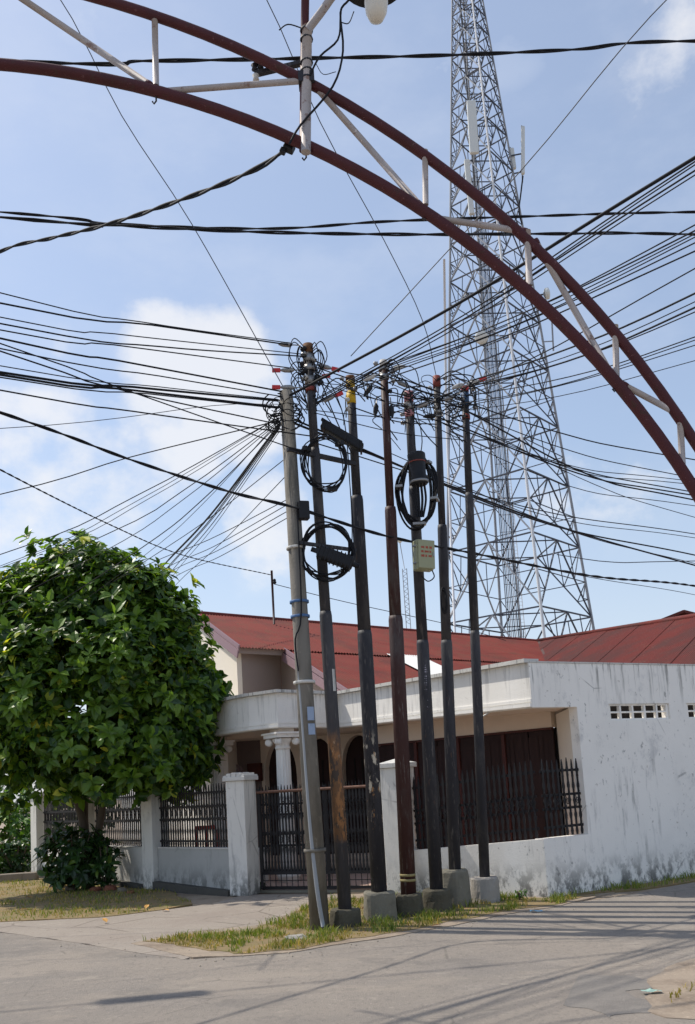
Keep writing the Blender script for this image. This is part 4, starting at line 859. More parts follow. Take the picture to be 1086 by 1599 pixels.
q = MB(); q.lathe([(.118, .02), (.118, .05)], c, V((-.04, 0, 1)), 18); q.build('clamp_ring', 'clamp', dm)
for k in range(4):
    q = MB(); x = -.06 + .04 * k; q.tube(spline([c + V((x, 0, 0)), c + V((x * 1.1, 0, -.2)), c + V((x * .6 - .02, 0, -.42))]), .016, 6); q.build('cable_tail', 'cable', dm)
# olive box with red lettering
bc = aY(661, 868, 11.42); bx_ = empty('metal_box', bc - V((0, 0, .2)), 'olive metal box with three lines of red lettering on the pink-headed pole', 'box'); rzb = .35; R = Matrix.Rotation(rzb, 3, 'Z') @ Matrix.Rotation(.05, 3, 'Y')
q = MB(); q.box(bc, (.235, .13, .385), M3=R); q.build('case', 'boxgreen', bx_, .015)
q = MB(); q.box(bc + R @ V((.006, -.085, 0)), (.225, .03, .365), M3=R); q.build('door', 'boxgreen', bx_, .008)
for j in range(3):
    x = -.065
    for wd in ((.05, .04, .035), (.035, .055, .03), (.045, .03, .05))[j]:
        nl = max(2, int(wd / .011))
        for k in range(nl):
            q = MB(); q.box(bc + R @ V((x + .011 * k, -.1015, .085 - .055 * j)), (.0085, .0015, random.choice((.03, .026, .022))), M3=R); q.build('lettering', 'inkred', bx_)
        x += wd + .012
for j in (-.11, .11):
    q = MB(); q.box(bc + R @ V((-.128, -.03, j)), (.03, .05, .02), M3=R); q.build('hinge', 'clamp', bx_)
q = MB(); q.box(bc + R @ V((.095, -.105, 0)), (.015, .012, .05), M3=R); q.build('latch', 'clamp', bx_)
wire('cable', [bc + V((.10, 0, -.19)), bc + V((.12, 0, -.28)), bc + V((.04, 0, -.33)), bc + V((-.03, .05, -.25))], .008, label='short black lead looping under the olive box')
coil(on_pole('p6', 940, V((-.03, -.09, 0))), .035, .16, 3, 'small narrow black loop on the slim red-capped pole', .007, .015, spread=.008)
# white scrawl down the pink-headed pole
for k in range(22):
    py = 1040 + k * 3.4; q = MB(); f = on_pole('p5', py); r = .0735 + (.0835 - .0735) * 0; a = -pi / 2 + .15 + random.uniform(-.12, .12); p = f + V((cos(a), sin(a), 0)) * .0755
    q.box(p, (random.uniform(.008, .03), .004, random.uniform(.005, .014)), a + pi / 2); q.build('scrawl', 'inkwhite', POLES['p5'][3])
q = MB(); c = on_pole('p2', 1063, V((.045, -.05, 0))); q.box(c, (.035, .02, .26), .5); tag(q.build('sign_plate', 'coping'), 'narrow white plate fixed on the flaking dark pole', 'plate')
# long black splice tray on the main cable
ta = aY(503, 663, 11.0); tb_ = aY(566, 700, 11.0); tr_ = empty('splice_tray', ta, 'long black splice tray slung beneath the cables behind the yellow-headed pole', 'splice case')
q = MB(); q.bar(ta, tb_, .13, .10); q.build('tray', 'plastic', tr_, .02); q = MB(); q.bar(ta + V((0, 0, .07)), tb_ + V((0, 0, .07)), .05, .03); q.build('spine', 'plastic', tr_)
for u in (.03, .97): q = MB(); p = ta.lerp(tb_, u); q.bar(p - V((.012, 0, 0)), p + V((.012, 0, 0)), .15, .13); q.build('end_plate', 'plastic', tr_)
# tangle at the concrete pole head
tg = empty('wire_tangle', on_pole('p1', 665), 'tangled black wire loops around the concrete pole head', 'wires')
for k in range(26):
    c = on_pole('p1', random.uniform(628, 668), V((random.uniform(-.22, .10), random.uniform(-.12, .05), 0))); r = random.uniform(.06, .17); a0 = random.uniform(0, 6); tl = random.uniform(-.5, .5)
    pts = [c + V((cos(a0 + t_ * 5.6) * r, sin(a0 + t_ * 5.6) * r * tl + .03 * t_, sin(a0 + t_ * 5.6) * r * .85)) for t_ in [i / 16 for i in range(17)]]
    q = MB(); q.tube(pts, random.uniform(.005, .009), 5); q.build('loop', 'cable', tg)
tg2 = empty('wire_tangle', on_pole('p2', 612), 'tangled jumper wires around the rusty head of the tallest pole', 'wires')
for k in range(22):
    c = on_pole('p2', random.uniform(545, 610)); r = random.uniform(.08, .26); sgn = random.choice((-1, 1))
    pts = [c, c + V((sgn * r * .7, -.1, random.uniform(.02, .14))), c + V((sgn * r, -.1, -.08)), c + V((sgn * r * .6, -.08, -.25)), c + V((sgn * .06, -.07, -.34))]
    q = MB(); q.tube(spline(pts, .04), .0065, 5); q.build('jumper', 'cable', tg2)
for k in range(7):
    c = on_pole('p2', 550 + k * 9, V((random.choice((-.09, .09)), -.05, 0))); q = MB(); q.lathe([(.012, 0), (.035, .01), (.022, .025), (.035, .04), (.022, .055), (.03, .07), (.012, .08)], c, V((random.uniform(-1, 1), -.3, .4)), 10); q.build('insulator', random.choice(('clamp', 'plastic', 'coping')), tg2)
for key, lab, n_, sd in (('p4', 'jumper wires around the brown pole head', 12, 1), ('p5', 'jumper wires around the pink pole head', 12, 2), ('p6', 'jumper wires around the red-capped pole head', 16, 3), ('p7', 'jumper wires around the rightmost pole head', 16, 4), ('p3', 'jumper wires around the yellow pole head', 5, 5)):
    random.seed(sd); tp = POLES[key][0] + POLES[key][1] * POLES[key][2]; tt = empty('wire_tangle', tp - V((0, 0, .6)), lab, 'wires')
    for k in range(n_):
        c = tp + V((0, -.06, random.uniform(-.5, -.05))); sgn = random.choice((-1, 1)); r = random.uniform(.1, .5)
        pts = [c, c + V((sgn * r * .5, -.05, random.uniform(-.02, .1))), c + V((sgn * r, -.03, random.uniform(-.12, .05))), c + V((sgn * r * random.uniform(.3, 1.2), 0, random.uniform(-.4, -.15)))]
        q = MB(); q.tube(spline(pts, .04), random.choice((.005, .0065, .008)), 5); q.build('jumper', 'cable', tt)
    for k in range(4):
        c = tp + V((random.choice((-.08, .08)), -.05, -.06 - .13 * k)); q = MB(); q.lathe([(.012, 0), (.03, .01), (.02, .025), (.03, .04), (.012, .06)], c, V((random.choice((-1, 1)), -.4, random.uniform(-.4, .4))), 10); q.build('insulator', random.choice(('clamp', 'coping', 'plastic')), tt)
# clamps and red tags where cables are dead-ended
CN = [0]
def clamp(px, py, Y, ang, red=False, mat='clamp', L=.17, where=''):
    c = aY(px, py, Y); d = V((cos(ang), 0, sin(ang)))
    t_ = empty('cable_clamp', c, where, 'clamp', 'dead-end clamps at the pole heads')
    q = MB(); q.tube([c - d * L / 2, c - d * L * .2, c + d * L * .3, c + d * L / 2], [.012, .03, .034, .012], 8); q.build('body', mat, t_)
    q = MB(); q.tube([c + d * L / 2, c + d * (L / 2 + .1)], .008, 5); q.build('hook', 'clamp', t_)
    if red: q = MB(); e = c - d * (L / 2 + .05); q.bar(e - d * .05, e + d * .05, .03, .045); q.build('tag', 'tagred', t_)
clamp(446, 538, 10.8, -.12, False, where='grey clamp at the far upper left of the rusty pole head')
clamp(449, 578, 10.8, -.05, True, where='upper red-tagged clamp left of the rusty pole head')
clamp(449, 605, 10.75, -.08, True, where='lower red-tagged clamp above the concrete pole head')
clamp(508, 573, 10.9, pi - .3, True, where='red-tagged clamp right of the rusty pole head, level with its bands')
clamp(493, 590, 10.9, pi + .12, True, where='red-tagged clamp close beside the rusty pole head, lower right')
clamp(514, 622, 10.9, pi + .35, True, where='lowest red-tagged clamp between flaking pole and yellow-headed pole')
clamp(577, 590, 11.2, .35, False, 'coping', where='pale clamp between yellow-headed and brown poles')
clamp(623, 574, 11.4, pi + .25, False, 'coping', where='pale clamp just right of the brown pole head')
clamp(630, 600, 11.4, pi - .5, False, where='grey clamp hanging right of the brown pole head')
clamp(575, 610, 11.2, .9, False, 'plastic', where='black slanted clamp left of the brown pole head')
clamp(587, 640, 11.4, 1.4, False, 'plastic', where='black upright hook clamp left of the brown pole')
clamp(612, 642, 11.4, 1.6, False, 'plastic', where='black upright hook clamp right of the brown pole')
clamp(660, 632, 11.6, .3, False, where='grey clamp between pink-headed and red-capped poles')
clamp(700, 622, 11.9, .35, False, where='grey clamp between red-capped and rightmost poles')
clamp(715, 603, 12.1, .3, False, 'coping', where='pale clamp left of the rightmost pole head')
clamp(740, 597, 12.1, pi + .3, True, 'coping', where='pale clamp with a reddish tag right of the rightmost pole head')
clamp(671, 650, 11.7, 0., False, 'plastic', where='black clamp below the red-capped pole head, on its left')
# ------------------------------------------------------------------ overhead cables
ORD = ['topmost', 'second', 'third', 'fourth', 'fifth', 'sixth', 'seventh', 'eighth', 'ninth', 'tenth', 'eleventh', 'twelfth', 'thirteenth', 'fourteenth', 'fifteenth', 'sixteenth', 'seventeenth', 'eighteenth', 'nineteenth', 'twentieth']
def extend(pts, e0, e1):
    pts = list(pts)
    if e1: d = (pts[-1] - pts[-2]).normalized(); d.z = d.z * .6; pts.append(pts[-1] + d * e1)
    if e0: d = (pts[0] - pts[1]).normalized(); d.z = d.z * .6; pts.insert(0, pts[0] + d * e0)
    return pts
def through(pxs, A, B):
    """middle points at depths interpolated along the sight between two fixed ends"""
    res = [A]; n = len(pxs)
    x0 = None
    for (x, y, u) in pxs: res.append(aY(x, y, A.y + (B.y - A.y) * u))
    return res + [B]
def cable(pts, r, label, group=None, mat='cable', e0=0., e1=0., twist=0., step=.35):
    c = spline(extend(pts, e0, e1), step)
    if not twist:
        mb = MB(); mb.tube(c, r, 5); o = mb.build('cable', mat); return tag(o, label, 'cable', group)
    t_ = empty('twisted_cable', c[len(c) // 2], label, 'cable', group)
    c = spline(extend(pts, e0, e1), .07); tot = 0
    for s in (0, pi):
        tot = 0; res = []
        for i, p in enumerate(c):
            if i: tot += (p - c[i - 1]).length
            d = (c[min(i + 1, len(c) - 1)] - c[max(i - 1, 0)]).normalized(); a = d.cross(V((0, 0, 1))).normalized(); b = a.cross(d); w = tot * 2 * pi / twist + s
            res.append(p + (a * cos(w) + b * sin(w)) * r * .95)
        mb = MB(); mb.tube(res, r, 5); mb.build('strand', mat, t_)
    return t_
# -- leaving the frame on the left, about 6 m up
LEFT = [((0, 457), (224, 503), ('p2', 538), -.20, .006), ((0, 473), (236, 506), ('p2', 541), -.2, .009), ((0, 495), (178, 521), ('p2', 557), -.02, .006), ((0, 505), (249, 541), ('p2', 560), -.02, .008),
        ((0, 515), (178, 533), ('p2', 577), -.2, .007), ((0, 528), (186, 561), ('p1', 614), -.05, .010), ((0, 536), (178, 602), ('p2', 712), -.06, .007), ((0, 544), (249, 587), ('p1', 622), -.05, .007), ((0, 548), (166, 603), ('p1', 665), -.1, .008),
        ((0, 571), (249, 604), ('p1', 626), -.1, .0055), ((0, 581), (207, 604), ('p1', 628), -.1, .013), ((0, 585), (190, 606), ('p1', 638), -.1, .012), ((0, 589), (230, 612), ('p1', 640), -.1, .007), ((0, 609), (207, 642), ('p2', 683), -.05, .008)]
for i, (a, b, (k, py), ox, r) in enumerate(LEFT):
    A = on_pole(k, py, V((ox, -.06, 0))); B = gp(a[0], a[1], 6.25 - .06 * i)
    q = .5
    for _ in range(8): Mi = aY(b[0], b[1], A.y + (B.y - A.y) * q); q = (Mi.x - A.x) / (B.x - A.x)
    ln = A.lerp(B, q); Mi = V((Mi.x, Mi.y, max(ln.z - .35, min(ln.z, Mi.z))))
    cable([A, Mi, B], r, f'black overhead cable leaving the left edge, {ORD[i]} of the flat bundle above the cloud', 'cables leaving to the left', e1=7)
# thin rising lines on the left
A = on_pole('p1', 633, V((-.1, -.05, 0)));
cable([A, aY(331, 633.5, 12), gp(0, 669, 6.2)], .005, 'very thin grey line crossing the cloud nearly level', 'cables leaving to the left', 'cable2', e1=6)
cable([on_pole('p1', 660, V((-.1, -.08, 0))), aY(199, 715, 12.6), gp(0, 772, 6.0)], .008, 'black cable sloping gently down left across the pale cloud', 'cables leaving to the left', e1=6)
# heavy cable that sags past all the poles
A = gp(0, 644, 5.9); Bm = on_pole('p1', 797, V((0, -.14, 0))); 
cable([A, aY(199, 716, 11.0), aY(356, 767, 10.8), Bm, aY(600, 836, 11.3), aY(735, 863, 12.3), aY(930, 900, 14.5), gp(1086, 915, 5.0)], .011, 'heavy black cable sagging low past every pole', None, e0=5, e1=8, twist=.9)
cable([aY(600, 836, 11.35), aY(760, 868, 12.5), aY(930, 903, 15), gp(1086, 929, 5.0)], .006, 'thin cable just below the heavy sagging cable on the right', None, e1=8)
cable([gp(0, 733, 6.0), aY(178, 822, 16.5), aY(290, 868, 20), aY(425, 898, 23.9)], .007, 'thin twisted service wire ending at the roof post', None, e0=1.5, twist=.5)
cable([aY(428, 912, 23.9), aY(540, 940, 24.5), aY(700, 975, 26.), aY(790, 1000, 27.5)], .010, 'service wire from the roof post running right behind the poles', None)
# -- fan of house drops from the concrete pole head towards the lower left
FAN = [((0, 866), 4.6, 655, .006), ((0, 884), 4.6, 655, .004), ((40, 872), 4.7, 658, .004), ((150, 842), 5.0, 660, .006), ((150, 868), 5.0, 662, .005), ((215, 860), 5.2, 664, .007), ((220, 872), 5.2, 660, .004), ((255, 884), 5.6, 668, .007),
       ((258, 880), 6.0, 665, .010), ((262, 886), 6.0, 667, .008), ((266, 884), 6.1, 670, .007), ((270, 890), 6.1, 672, .007), ((275, 893), 6.2, 676, .005)]
for i, (e, z, py, r) in enumerate(FAN):
    A = on_pole('p1', py, V((-.1, -.08, 0))); B = gp(e[0], e[1], z); Mi = A.lerp(B, .5) - V((0, 0, .10))
    cable([A, Mi, B], r, f'drop wire fanning down left from the concrete pole, {ORD[i]} counted from the shallowest', 'house drop wires fanning to the lower left', e1=6)
FAN2 = [((235, 880), 5.3, 778), ((258, 888), 5.6, 786), ((268, 892), 5.7, 796), ((275, 900), 5.7, 806), ((283, 905), 5.8, 742), ((240, 868), 5.3, 715)]
for i, (e, z, py) in enumerate(FAN2):
    A = on_pole('p1', py, V((-.08, .05, 0))); B = gp(e[0], e[1], z)
    cable([A, A.lerp(B, .5) - V((0, 0, .05)), B], .0055, f'lower drop wire running from mid height of the concrete pole, {ORD[i]} of that set', 'lower house drop wires', e1=5)
# -- leaving on the upper right, coming nearer
RIGHT = [((1086, 246), ('p1', 622), (875, 378), .016), ((1086, 252), ('p2', 628), (875, 385), .007), ((1086, 257), ('p2', 630), (872, 389), .006), ((1086, 266), ('p2', 634), (880, 390), .008), ((1086, 273), ('p2', 636), (885, 393), .006),
         ((1086, 351), ('p4', 574), (884, 420), .007), ((1086, 360), ('p4', 577), (884, 432), .008), ((1086, 365), ('p4', 580), (884, 437), .006), ((1086, 370), ('p4', 583), (884, 443), .006), ((1086, 379), ('p4', 588), (884, 452), .007), ((1086, 392), ('p3', 612), (884, 463), .008),
         ((1086, 419), ('p5', 640), (884, 510), .007), ((1086, 458), ('p7', 600), (900, 536), .011), ((1086, 471), ('p7', 606), (900, 543), .006), ((1086, 480), ('p7', 608), (900, 553), .011), ((1086, 487), ('p7', 612), (900, 561), .007),
         ((1086, 526), ('p7', 622), (900, 578), .007), ((1086, 531), ('p6', 640), (900, 583), .006), ((1086, 539), ('p6', 645), (900, 592), .006), ((1086, 563), ('p6', 650), (900, 588), .005)]
for i, (e, (k, py), mi, r) in enumerate(RIGHT):
    A = on_pole(k, py, V((.05, -.08, 0))); B = gp(e[0], e[1], 6.35 - .012 * i)
    Mi = A.lerp(B, .5) - V((0, 0, .07 + .02 * (i % 3)))
    cable([A, Mi, B], r, f'black overhead cable rising to the right edge, {ORD[i]} counted downward', 'cables rising to the upper right', e1=5)
# -- leaving on the right, running away along the side street
AWAY = [((1086, 718), ('p4', 580), (879, 659), 6.0, .009), ((1086, 747), ('p4', 584), (879, 681), 5.9, .007), ((1086, 752), ('p5', 632), (879, 686), 5.9, .006), ((1086, 757), ('p6', 640), (879, 690), 5.9, .006), ((1086, 769), ('p5', 640), (879, 700), 5.8, .009),
        ((1086, 774), ('p6', 650), (888, 716), 5.8, .011), ((1086, 781), ('p7', 640), (888, 724), 5.8, .012), ((1086, 790), ('p5', 648), (888, 730), 5.7, .006), ((1086, 808), ('p7', 655), (888, 742), 5.7, .006), ((1086, 834), ('p2', 690), (897, 792), 5.5, .008),
        ((1086, 840), ('p3', 700), (897, 797), 5.5, .006), ((1086, 867), ('p1', 650), (892, 806), 5.4, .013), ((1086, 883), ('p1', 656), (892, 818), 5.3, .015), ((1086, 880), ('p4', 705), (892, 826), 5.2, .006)]
for i, (e, (k, py), mi, z, r) in enumerate(AWAY):
    A = on_pole(k, py, V((.04, .07, 0))); B = gp(e[0], e[1], z); Mi = A.lerp(B, .5) - V((0, 0, .16 + .05 * (i % 4)))
    cable([A, Mi, B], r, f'black cable descending to the right edge, {ORD[i]} counted downward', 'cables running down the side street', e1=9)
cable([gp(870, 866, 4.2), gp(960, 878, 4.2), gp(1086, 876, 4.2)], .006, 'faint thin line low in the sky at the right edge', None, 'cable2', e1=6)
# spans between neighbouring pole heads
SP = [('p2', 565, 'p4', 590), ('p2', 580, 'p5', 640), ('p2', 600, 'p6', 640), ('p3', 600, 'p5', 645), ('p4', 580, 'p6', 620), ('p4', 590, 'p7', 625), ('p5', 636, 'p7', 612), ('p5', 645, 'p7', 604), ('p6', 625, 'p7', 610), ('p2', 620, 'p3', 700), ('p1', 640, 'p7', 660), ('p2', 556, 'p3', 712), ('p5', 650, 'p6', 700), ('p3', 640, 'p6', 665), ('p2', 648, 'p7', 690), ('p2', 575, 'p7', 640), ('p4', 600, 'p7', 632), ('p4', 573, 'p6', 612)]
names = {'p1': 'concrete', 'p2': 'flaking', 'p3': 'yellow-headed', 'p4': 'brown', 'p5': 'pink-headed', 'p6': 'red-capped', 'p7': 'rightmost'}
seen = {}
for i, (a, ya, b, yb) in enumerate(SP):
    A = on_pole(a, ya, V((.03, -.06, 0))); B = on_pole(b, yb, V((-.03, -.06, 0))); kk = seen.get((a, b), 0); seen[(a, b)] = kk + 1
    cable([A, A.lerp(B, .5) - V((0, .03, .04 + .05 * random.random())), B], random.choice((.006, .008)), f'short jumper cable from the {names[a]} pole head to the {names[b]} pole' + ('' if kk == 0 else ', other one'), 'jumpers between the pole heads', step=.12)
for i, (x, k, y0) in enumerate(((651, 'p5', 640), (657, 'p5', 632))):
    cable([on_pole(k, y0, V((.06, -.08, 0))), aY(x - 4 + 6 * i, 680, 11.4), aY(x, 712, 11.35)], .007, ('left' if i == 0 else 'right') + ' lead dropping into the top of the black dome case', step=.1)
for i, (k0, y0, x1, y1, x2, y2) in enumerate((('p3', 640, 540, 760, 555, 862), ('p3', 650, 549, 790, 552, 880))):
    cable([on_pole('p2', 560 + 30 * i, V((.06, -.08, 0))), aY(534, 640, 10.8), aY(547, 760, 10.85), aY(550 + 3 * i, 850, 10.75), aY(543 + 4 * i, 885, 10.65)], .0065, ('outer' if i else 'inner') + ' lead hanging beside the yellow-headed pole down to the lower coil', step=.15)
# -- long twisted conductors crossing the street in front
cable([aY(0, 95, 7.7), aY(230, 95, 8.0), aY(478, 91, 8.35), aY(700, 86, 8.7), aY(900, 77, 9.0), aY(1086, 64, 9.3)], .0105, 'twisted pair of conductors crossing the sky behind the arch top', 'twisted conductors across the street', e0=9, e1=6, twist=1.3)
T2 = [aY(0, 331, 10.9), aY(170, 349, 11.1), aY(420, 357, 11.4), aY(600, 346, 11.6), aY(820, 338, 11.9), aY(1086, 331, 12.2)]
cable(T2, .0105, 'upper of two twisted conductors crossing below the arch', 'twisted conductors across the street', e0=9, e1=6, twist=1.3)
cable([aY(0, 339, 8.4), aY(170, 351, 8.7), aY(400, 362, 9.1), aY(640, 366, 9.5), aY(860, 365, 9.9), aY(1086, 366, 10.3)], .0105, 'lower of two twisted conductors crossing below the arch', 'twisted conductors across the street', e0=9, e1=6, twist=1.3)
# splice case further along the upper conductor, out of view to the left (its shadow lies on the road)
d = (T2[0] - T2[1]).normalized(); d.z *= .6; d.normalize(); cc_ = T2[0] + d * 3.3; sc2 = empty('splice_closure', cc_, 'black splice case on the twisted conductor left of the view', 'splice case')
q = MB(); q.tube([cc_ - d * .45, cc_ - d * .4, cc_ + d * .4, cc_ + d * .45], [.05, .11, .11, .05], 12); q.build('case', 'plastic', sc2)
pl = aY(452, 230, 4.55)
cable([pl, aY(400, 264, 4.8), aY(300, 306, 5.4), aY(170, 350, 6.3), aY(80, 372, 7.0), aY(0, 393, 7.6)], .0085, 'twisted supply lead running from the arch down to the left edge', None, e1=2, twist=.8)
# -- long thin guy and aerial wires
cable([aY(70, -40, 9.5), aY(190, 180, 10.1), aY(300, 350, 10.5), on_pole('p1', 612)], .006, 'thin straight wire slanting from the top left to the concrete pole head', None, 'cable2', e0=4)
cable([aY(400, -35, 9.5), aY(500, 190, 10.5), aY(600, 375, 11.3), aY(660, 500, 11.8), on_pole('p6', 590)], .006, 'thin wire slanting from the top centre to the red-capped pole', None, 'cable2', e0=4)
cable([aY(1075, -35, 8.5), aY(815, 265, 9.6), on_pole('p2', 566, V((.1, 0, 0))) + V((.42, 0, .05))], .006, 'thin straight wire slanting down from the top right corner', None, 'cable2', e0=4)
# ------------------------------------------------------------------ arch over the street
AYp = 4.5
def arc(cx, cz, R, x): return V((x, AYp, cz + sqrt(max(0, R * R - (x - cx) ** 2))))
arch = empty('street_arch', V((2.25, AYp, 0)), 'maroon pipe arch with off-white struts spanning the street overhead', 'arch')
LO = (-2.4, .948, 4.6386); UP = (-3.057, .821, 5.4189)
def arcpts(c, x0, x1, n=40, zmin=1.1):
    a0 = math.acos((x0 - c[0]) / c[2]); a1 = math.acos(max(-1, min(1, (x1 - c[0]) / c[2]))); return [V((c[0] + c[2] * cos(a0 + (a1 - a0) * i / n), AYp, c[1] + c[2] * sin(a0 + (a1 - a0) * i / n))) for i in range(n + 1)]
for c, r, dy in ((LO, .0305, 0.), (UP, .027, 0.)):
    right = arcpts(c, -2.4, c[0] + c[2] * .9996, 44); q = MB(); right.append(V((right[-1].x + .002, AYp, 0))); q.tube(right, r, 14); q.build('arch_pipe', 'maroon', arch)
    left = [V((-4.8 - p.x, p.y, p.z)) for p in right]; q = MB(); q.tube(left, r, 14); q.build('arch_pipe', 'maroon', arch)
def pp(x, y, dy=0.): return aY(x, y, AYp + dy)
for a, b, r in (((20, -12), (236, 134), .0175), ((250, 143), (476, 126), .0165), ((490, 132), (657, 322), .0165), ((676, 340), (822, 362), .0165), ((836, 376), (960, 594), .0165), ((972, 600), (1062, 648), .016)):
    q = MB(); q.tube([pp(*a), pp(*b)], r, 10); so_ = q.build('strut', 'offwhite', arch)
    for e_, o_ in ((a, b), (b, a)):
        A_, B_ = pp(*e_), pp(*o_); dv_ = (B_ - A_).normalized(); w_ = MB(); w_.lathe([(r * 1.1, -.005), (r * 1.18, .012), (r * 1.02, .03)], A_, dv_, 10); w_.build('weld_bead', 'maroon', so_)
for a, b, r in (((242, 32), (244, 134), .017), ((664, 235), (665, 320), .016), ((824, 360), (827, 446), .017), ((961, 508), (963, 588), .016), ((1062, 650), (1067, 742), .016)):
    q = MB(); q.tube([pp(*a, -.005), pp(*b, -.005)], r, 10); q.build('upright', 'offwhite', arch)
for x, y in ((244, 150), (665, 332), (962, 598), (478, 238)):
    p = pp(x, y); q = MB(); q.tube([p, p - V((0, 0, .03)), p + V((-.012, 0, -.045)), p + V((-.02, 0, -.03))], .005, 5); q.build('hook', 'pole_black', arch)
# lamp standard on the arch
lp = empty('street_lamp', pp(477, 240), 'street lamp with black shade and pale globe mounted on the arch', 'lamp')
q = MB(); q.tube([pp(478, 238, -.03), pp(479, 130, -.03), pp(480, 42, -.03)], .026, 12); q.build('post', 'offwhite', lp)
q = MB(); q.tube([pp(474, 236, -.005), pp(476, 60, -.005), pp(478, -60, -.005)], .022, 12); q.build('back_post', 'maroon', lp)
q = MB(); q.tube(spline([pp(480, 48, -.04), pp(500, 22, -.05), pp(535, -22, -.06), pp(583, -42, -.08)], .05), .022, 10); q.build('arm', 'offwhite', lp)
sc0 = pp(583, -22, -.08); axl = V((0.05, -.10, 1)).normalized()
q = MB(); q.lathe([(.165, .0), (.167, .012), (.150, .045), (.10, .085), (.05, .11), (.04, .15)], sc0, axl, 28); q.build('shade', 'plastic', lp)
q = MB(); q.lathe([(.012, -.205), (.036, -.195), (.056, -.155), (.063, -.10), (.06, -.04), (.045, .004)], sc0 + V((.015, -.01, .0)), axl, 20); q.build('globe', 'glass', lp)
for py, dx in ((48, 0), (62, 0), (98, 0), (112, 0), (124, 0)):
    q = MB(); q.lathe([(.034, -.006), (.036, 0), (.034, .006)], pp(479, py, -.022), V((0, 0, 1)), 14); q.build('binding', 'pole_black', lp)
q = MB(); q.box(pp(479, 126, -.01), (.085, .08, .06)); q.build('bracket', 'pole_black', lp)
ib = empty('insulator_bracket', pp(470, 102), 'small iron bracket with insulators on the arch beside the lamp', 'bracket')
q = MB(); q.bar(pp(398, 116, .05), pp(474, 98, .05), .03, .02); q.build('arm', 'pole_black', ib)
for x, y, mt in ((398, 105, 'pole_black'), (407, 102, 'pole_black'), (400, 121, 'coping')):
    q = MB(); q.lathe([(.01, -.02), (.018, -.015), (.012, 0), (.02, .012), (.01, .022)], pp(x, y, .05), V((0, 0, 1)), 10); q.build('insulator', mt, ib)
wire('lamp_lead', [pp(452, 225, -.05), pp(470, 195, -.06), pp(520, 135, -.07), pp(536, 80, -.07), pp(532, 20, -.08), pp(545, 0, -.08)], .006, label='black lead looping from the arch plug up to the lamp shade', step=.06)
wire('lamp_lead', [pp(484, 118, -.05), pp(500, 88, -.06), pp(528, 62, -.07), pp(532, 28, -.08), pp(533, 14, -.08)], .0055, label='second black lead from the lamp post clip to the shade', step=.06)
wire('lamp_lead', [pp(533, 35, -.07), pp(545, 36, -.07), pp(553, 18, -.07)], .003, label='thin loose wire tail under the lamp shade', step=.03)
wire('lamp_lead', [pp(494, 100, -.04), pp(505, 116, -.05), pp(525, 112, -.05)], .002, label='fine curled wire right of the lamp post clip', step=.03)
wire('lamp_lead', [pp(436, 47, -.02), pp(450, 38, -.03), pp(472, 44, -.04)], .0035, label='short wire arching left from the top of the lamp post', step=.03)
q = MB(); R = Matrix.Rotation(.5, 3, 'Y'); q.box(pl, (.055, .05, .045), M3=R); q.box(pl + V((-.035, 0, -.02)), (.03, .035, .03), M3=R); tag(q.build('cable_plug', 'plastic', None, .006), 'black plug block hanging just under the arch pipe', 'plug')
# ------------------------------------------------------------------ lattice tower
TY = 50.; tbase = aY(813, 960, TY); TXc = 9.52
ZL = [aY(930 - (985 - y) * .1776, y, TY).z for y in (962, 853, 758, 665, 577, 503, 436, 378, 320, 265, 210, 171, 131, 92, 54, 25, -4, -32, -58)]
ZL = [tbase.z - 8.2, tbase.z - 4.3] + ZL
def Rz(z):   # half diagonal of the plan
    y_frac = (z - aY(813, 960, TY).z) / (aY(722, 0, TY).z - aY(813, 960, TY).z); return max(.5, (116 + (27 - 116) * y_frac) / 1450 * TY)
ROT = radians(5)
def leg(k, z):   # 0 left, 1 front, 2 right, 3 back
    a = [pi, -pi / 2, 0, pi / 2][k] + ROT; r = Rz(z); return V((TXc + cos(a) * r, TY + sin(a) * r, z))
tower = empty('lattice_tower', V((TXc, TY, ZL[0])), 'tall grey steel lattice telecom tower rising behind the house', 'tower')
ZL[0] = 0.; tower.location = V((TXc, TY, 0)); ORG[tower] = V((TXc, TY, 0))
for k in range(4):
    q = MB(); q.tube([leg(k, z) for z in ZL], [.085 - .045 * i / len(ZL) for i in range(len(ZL))], 8); q.build('leg', 'steel_light' if k in (1,) else 'steel', tower)
red = MB()
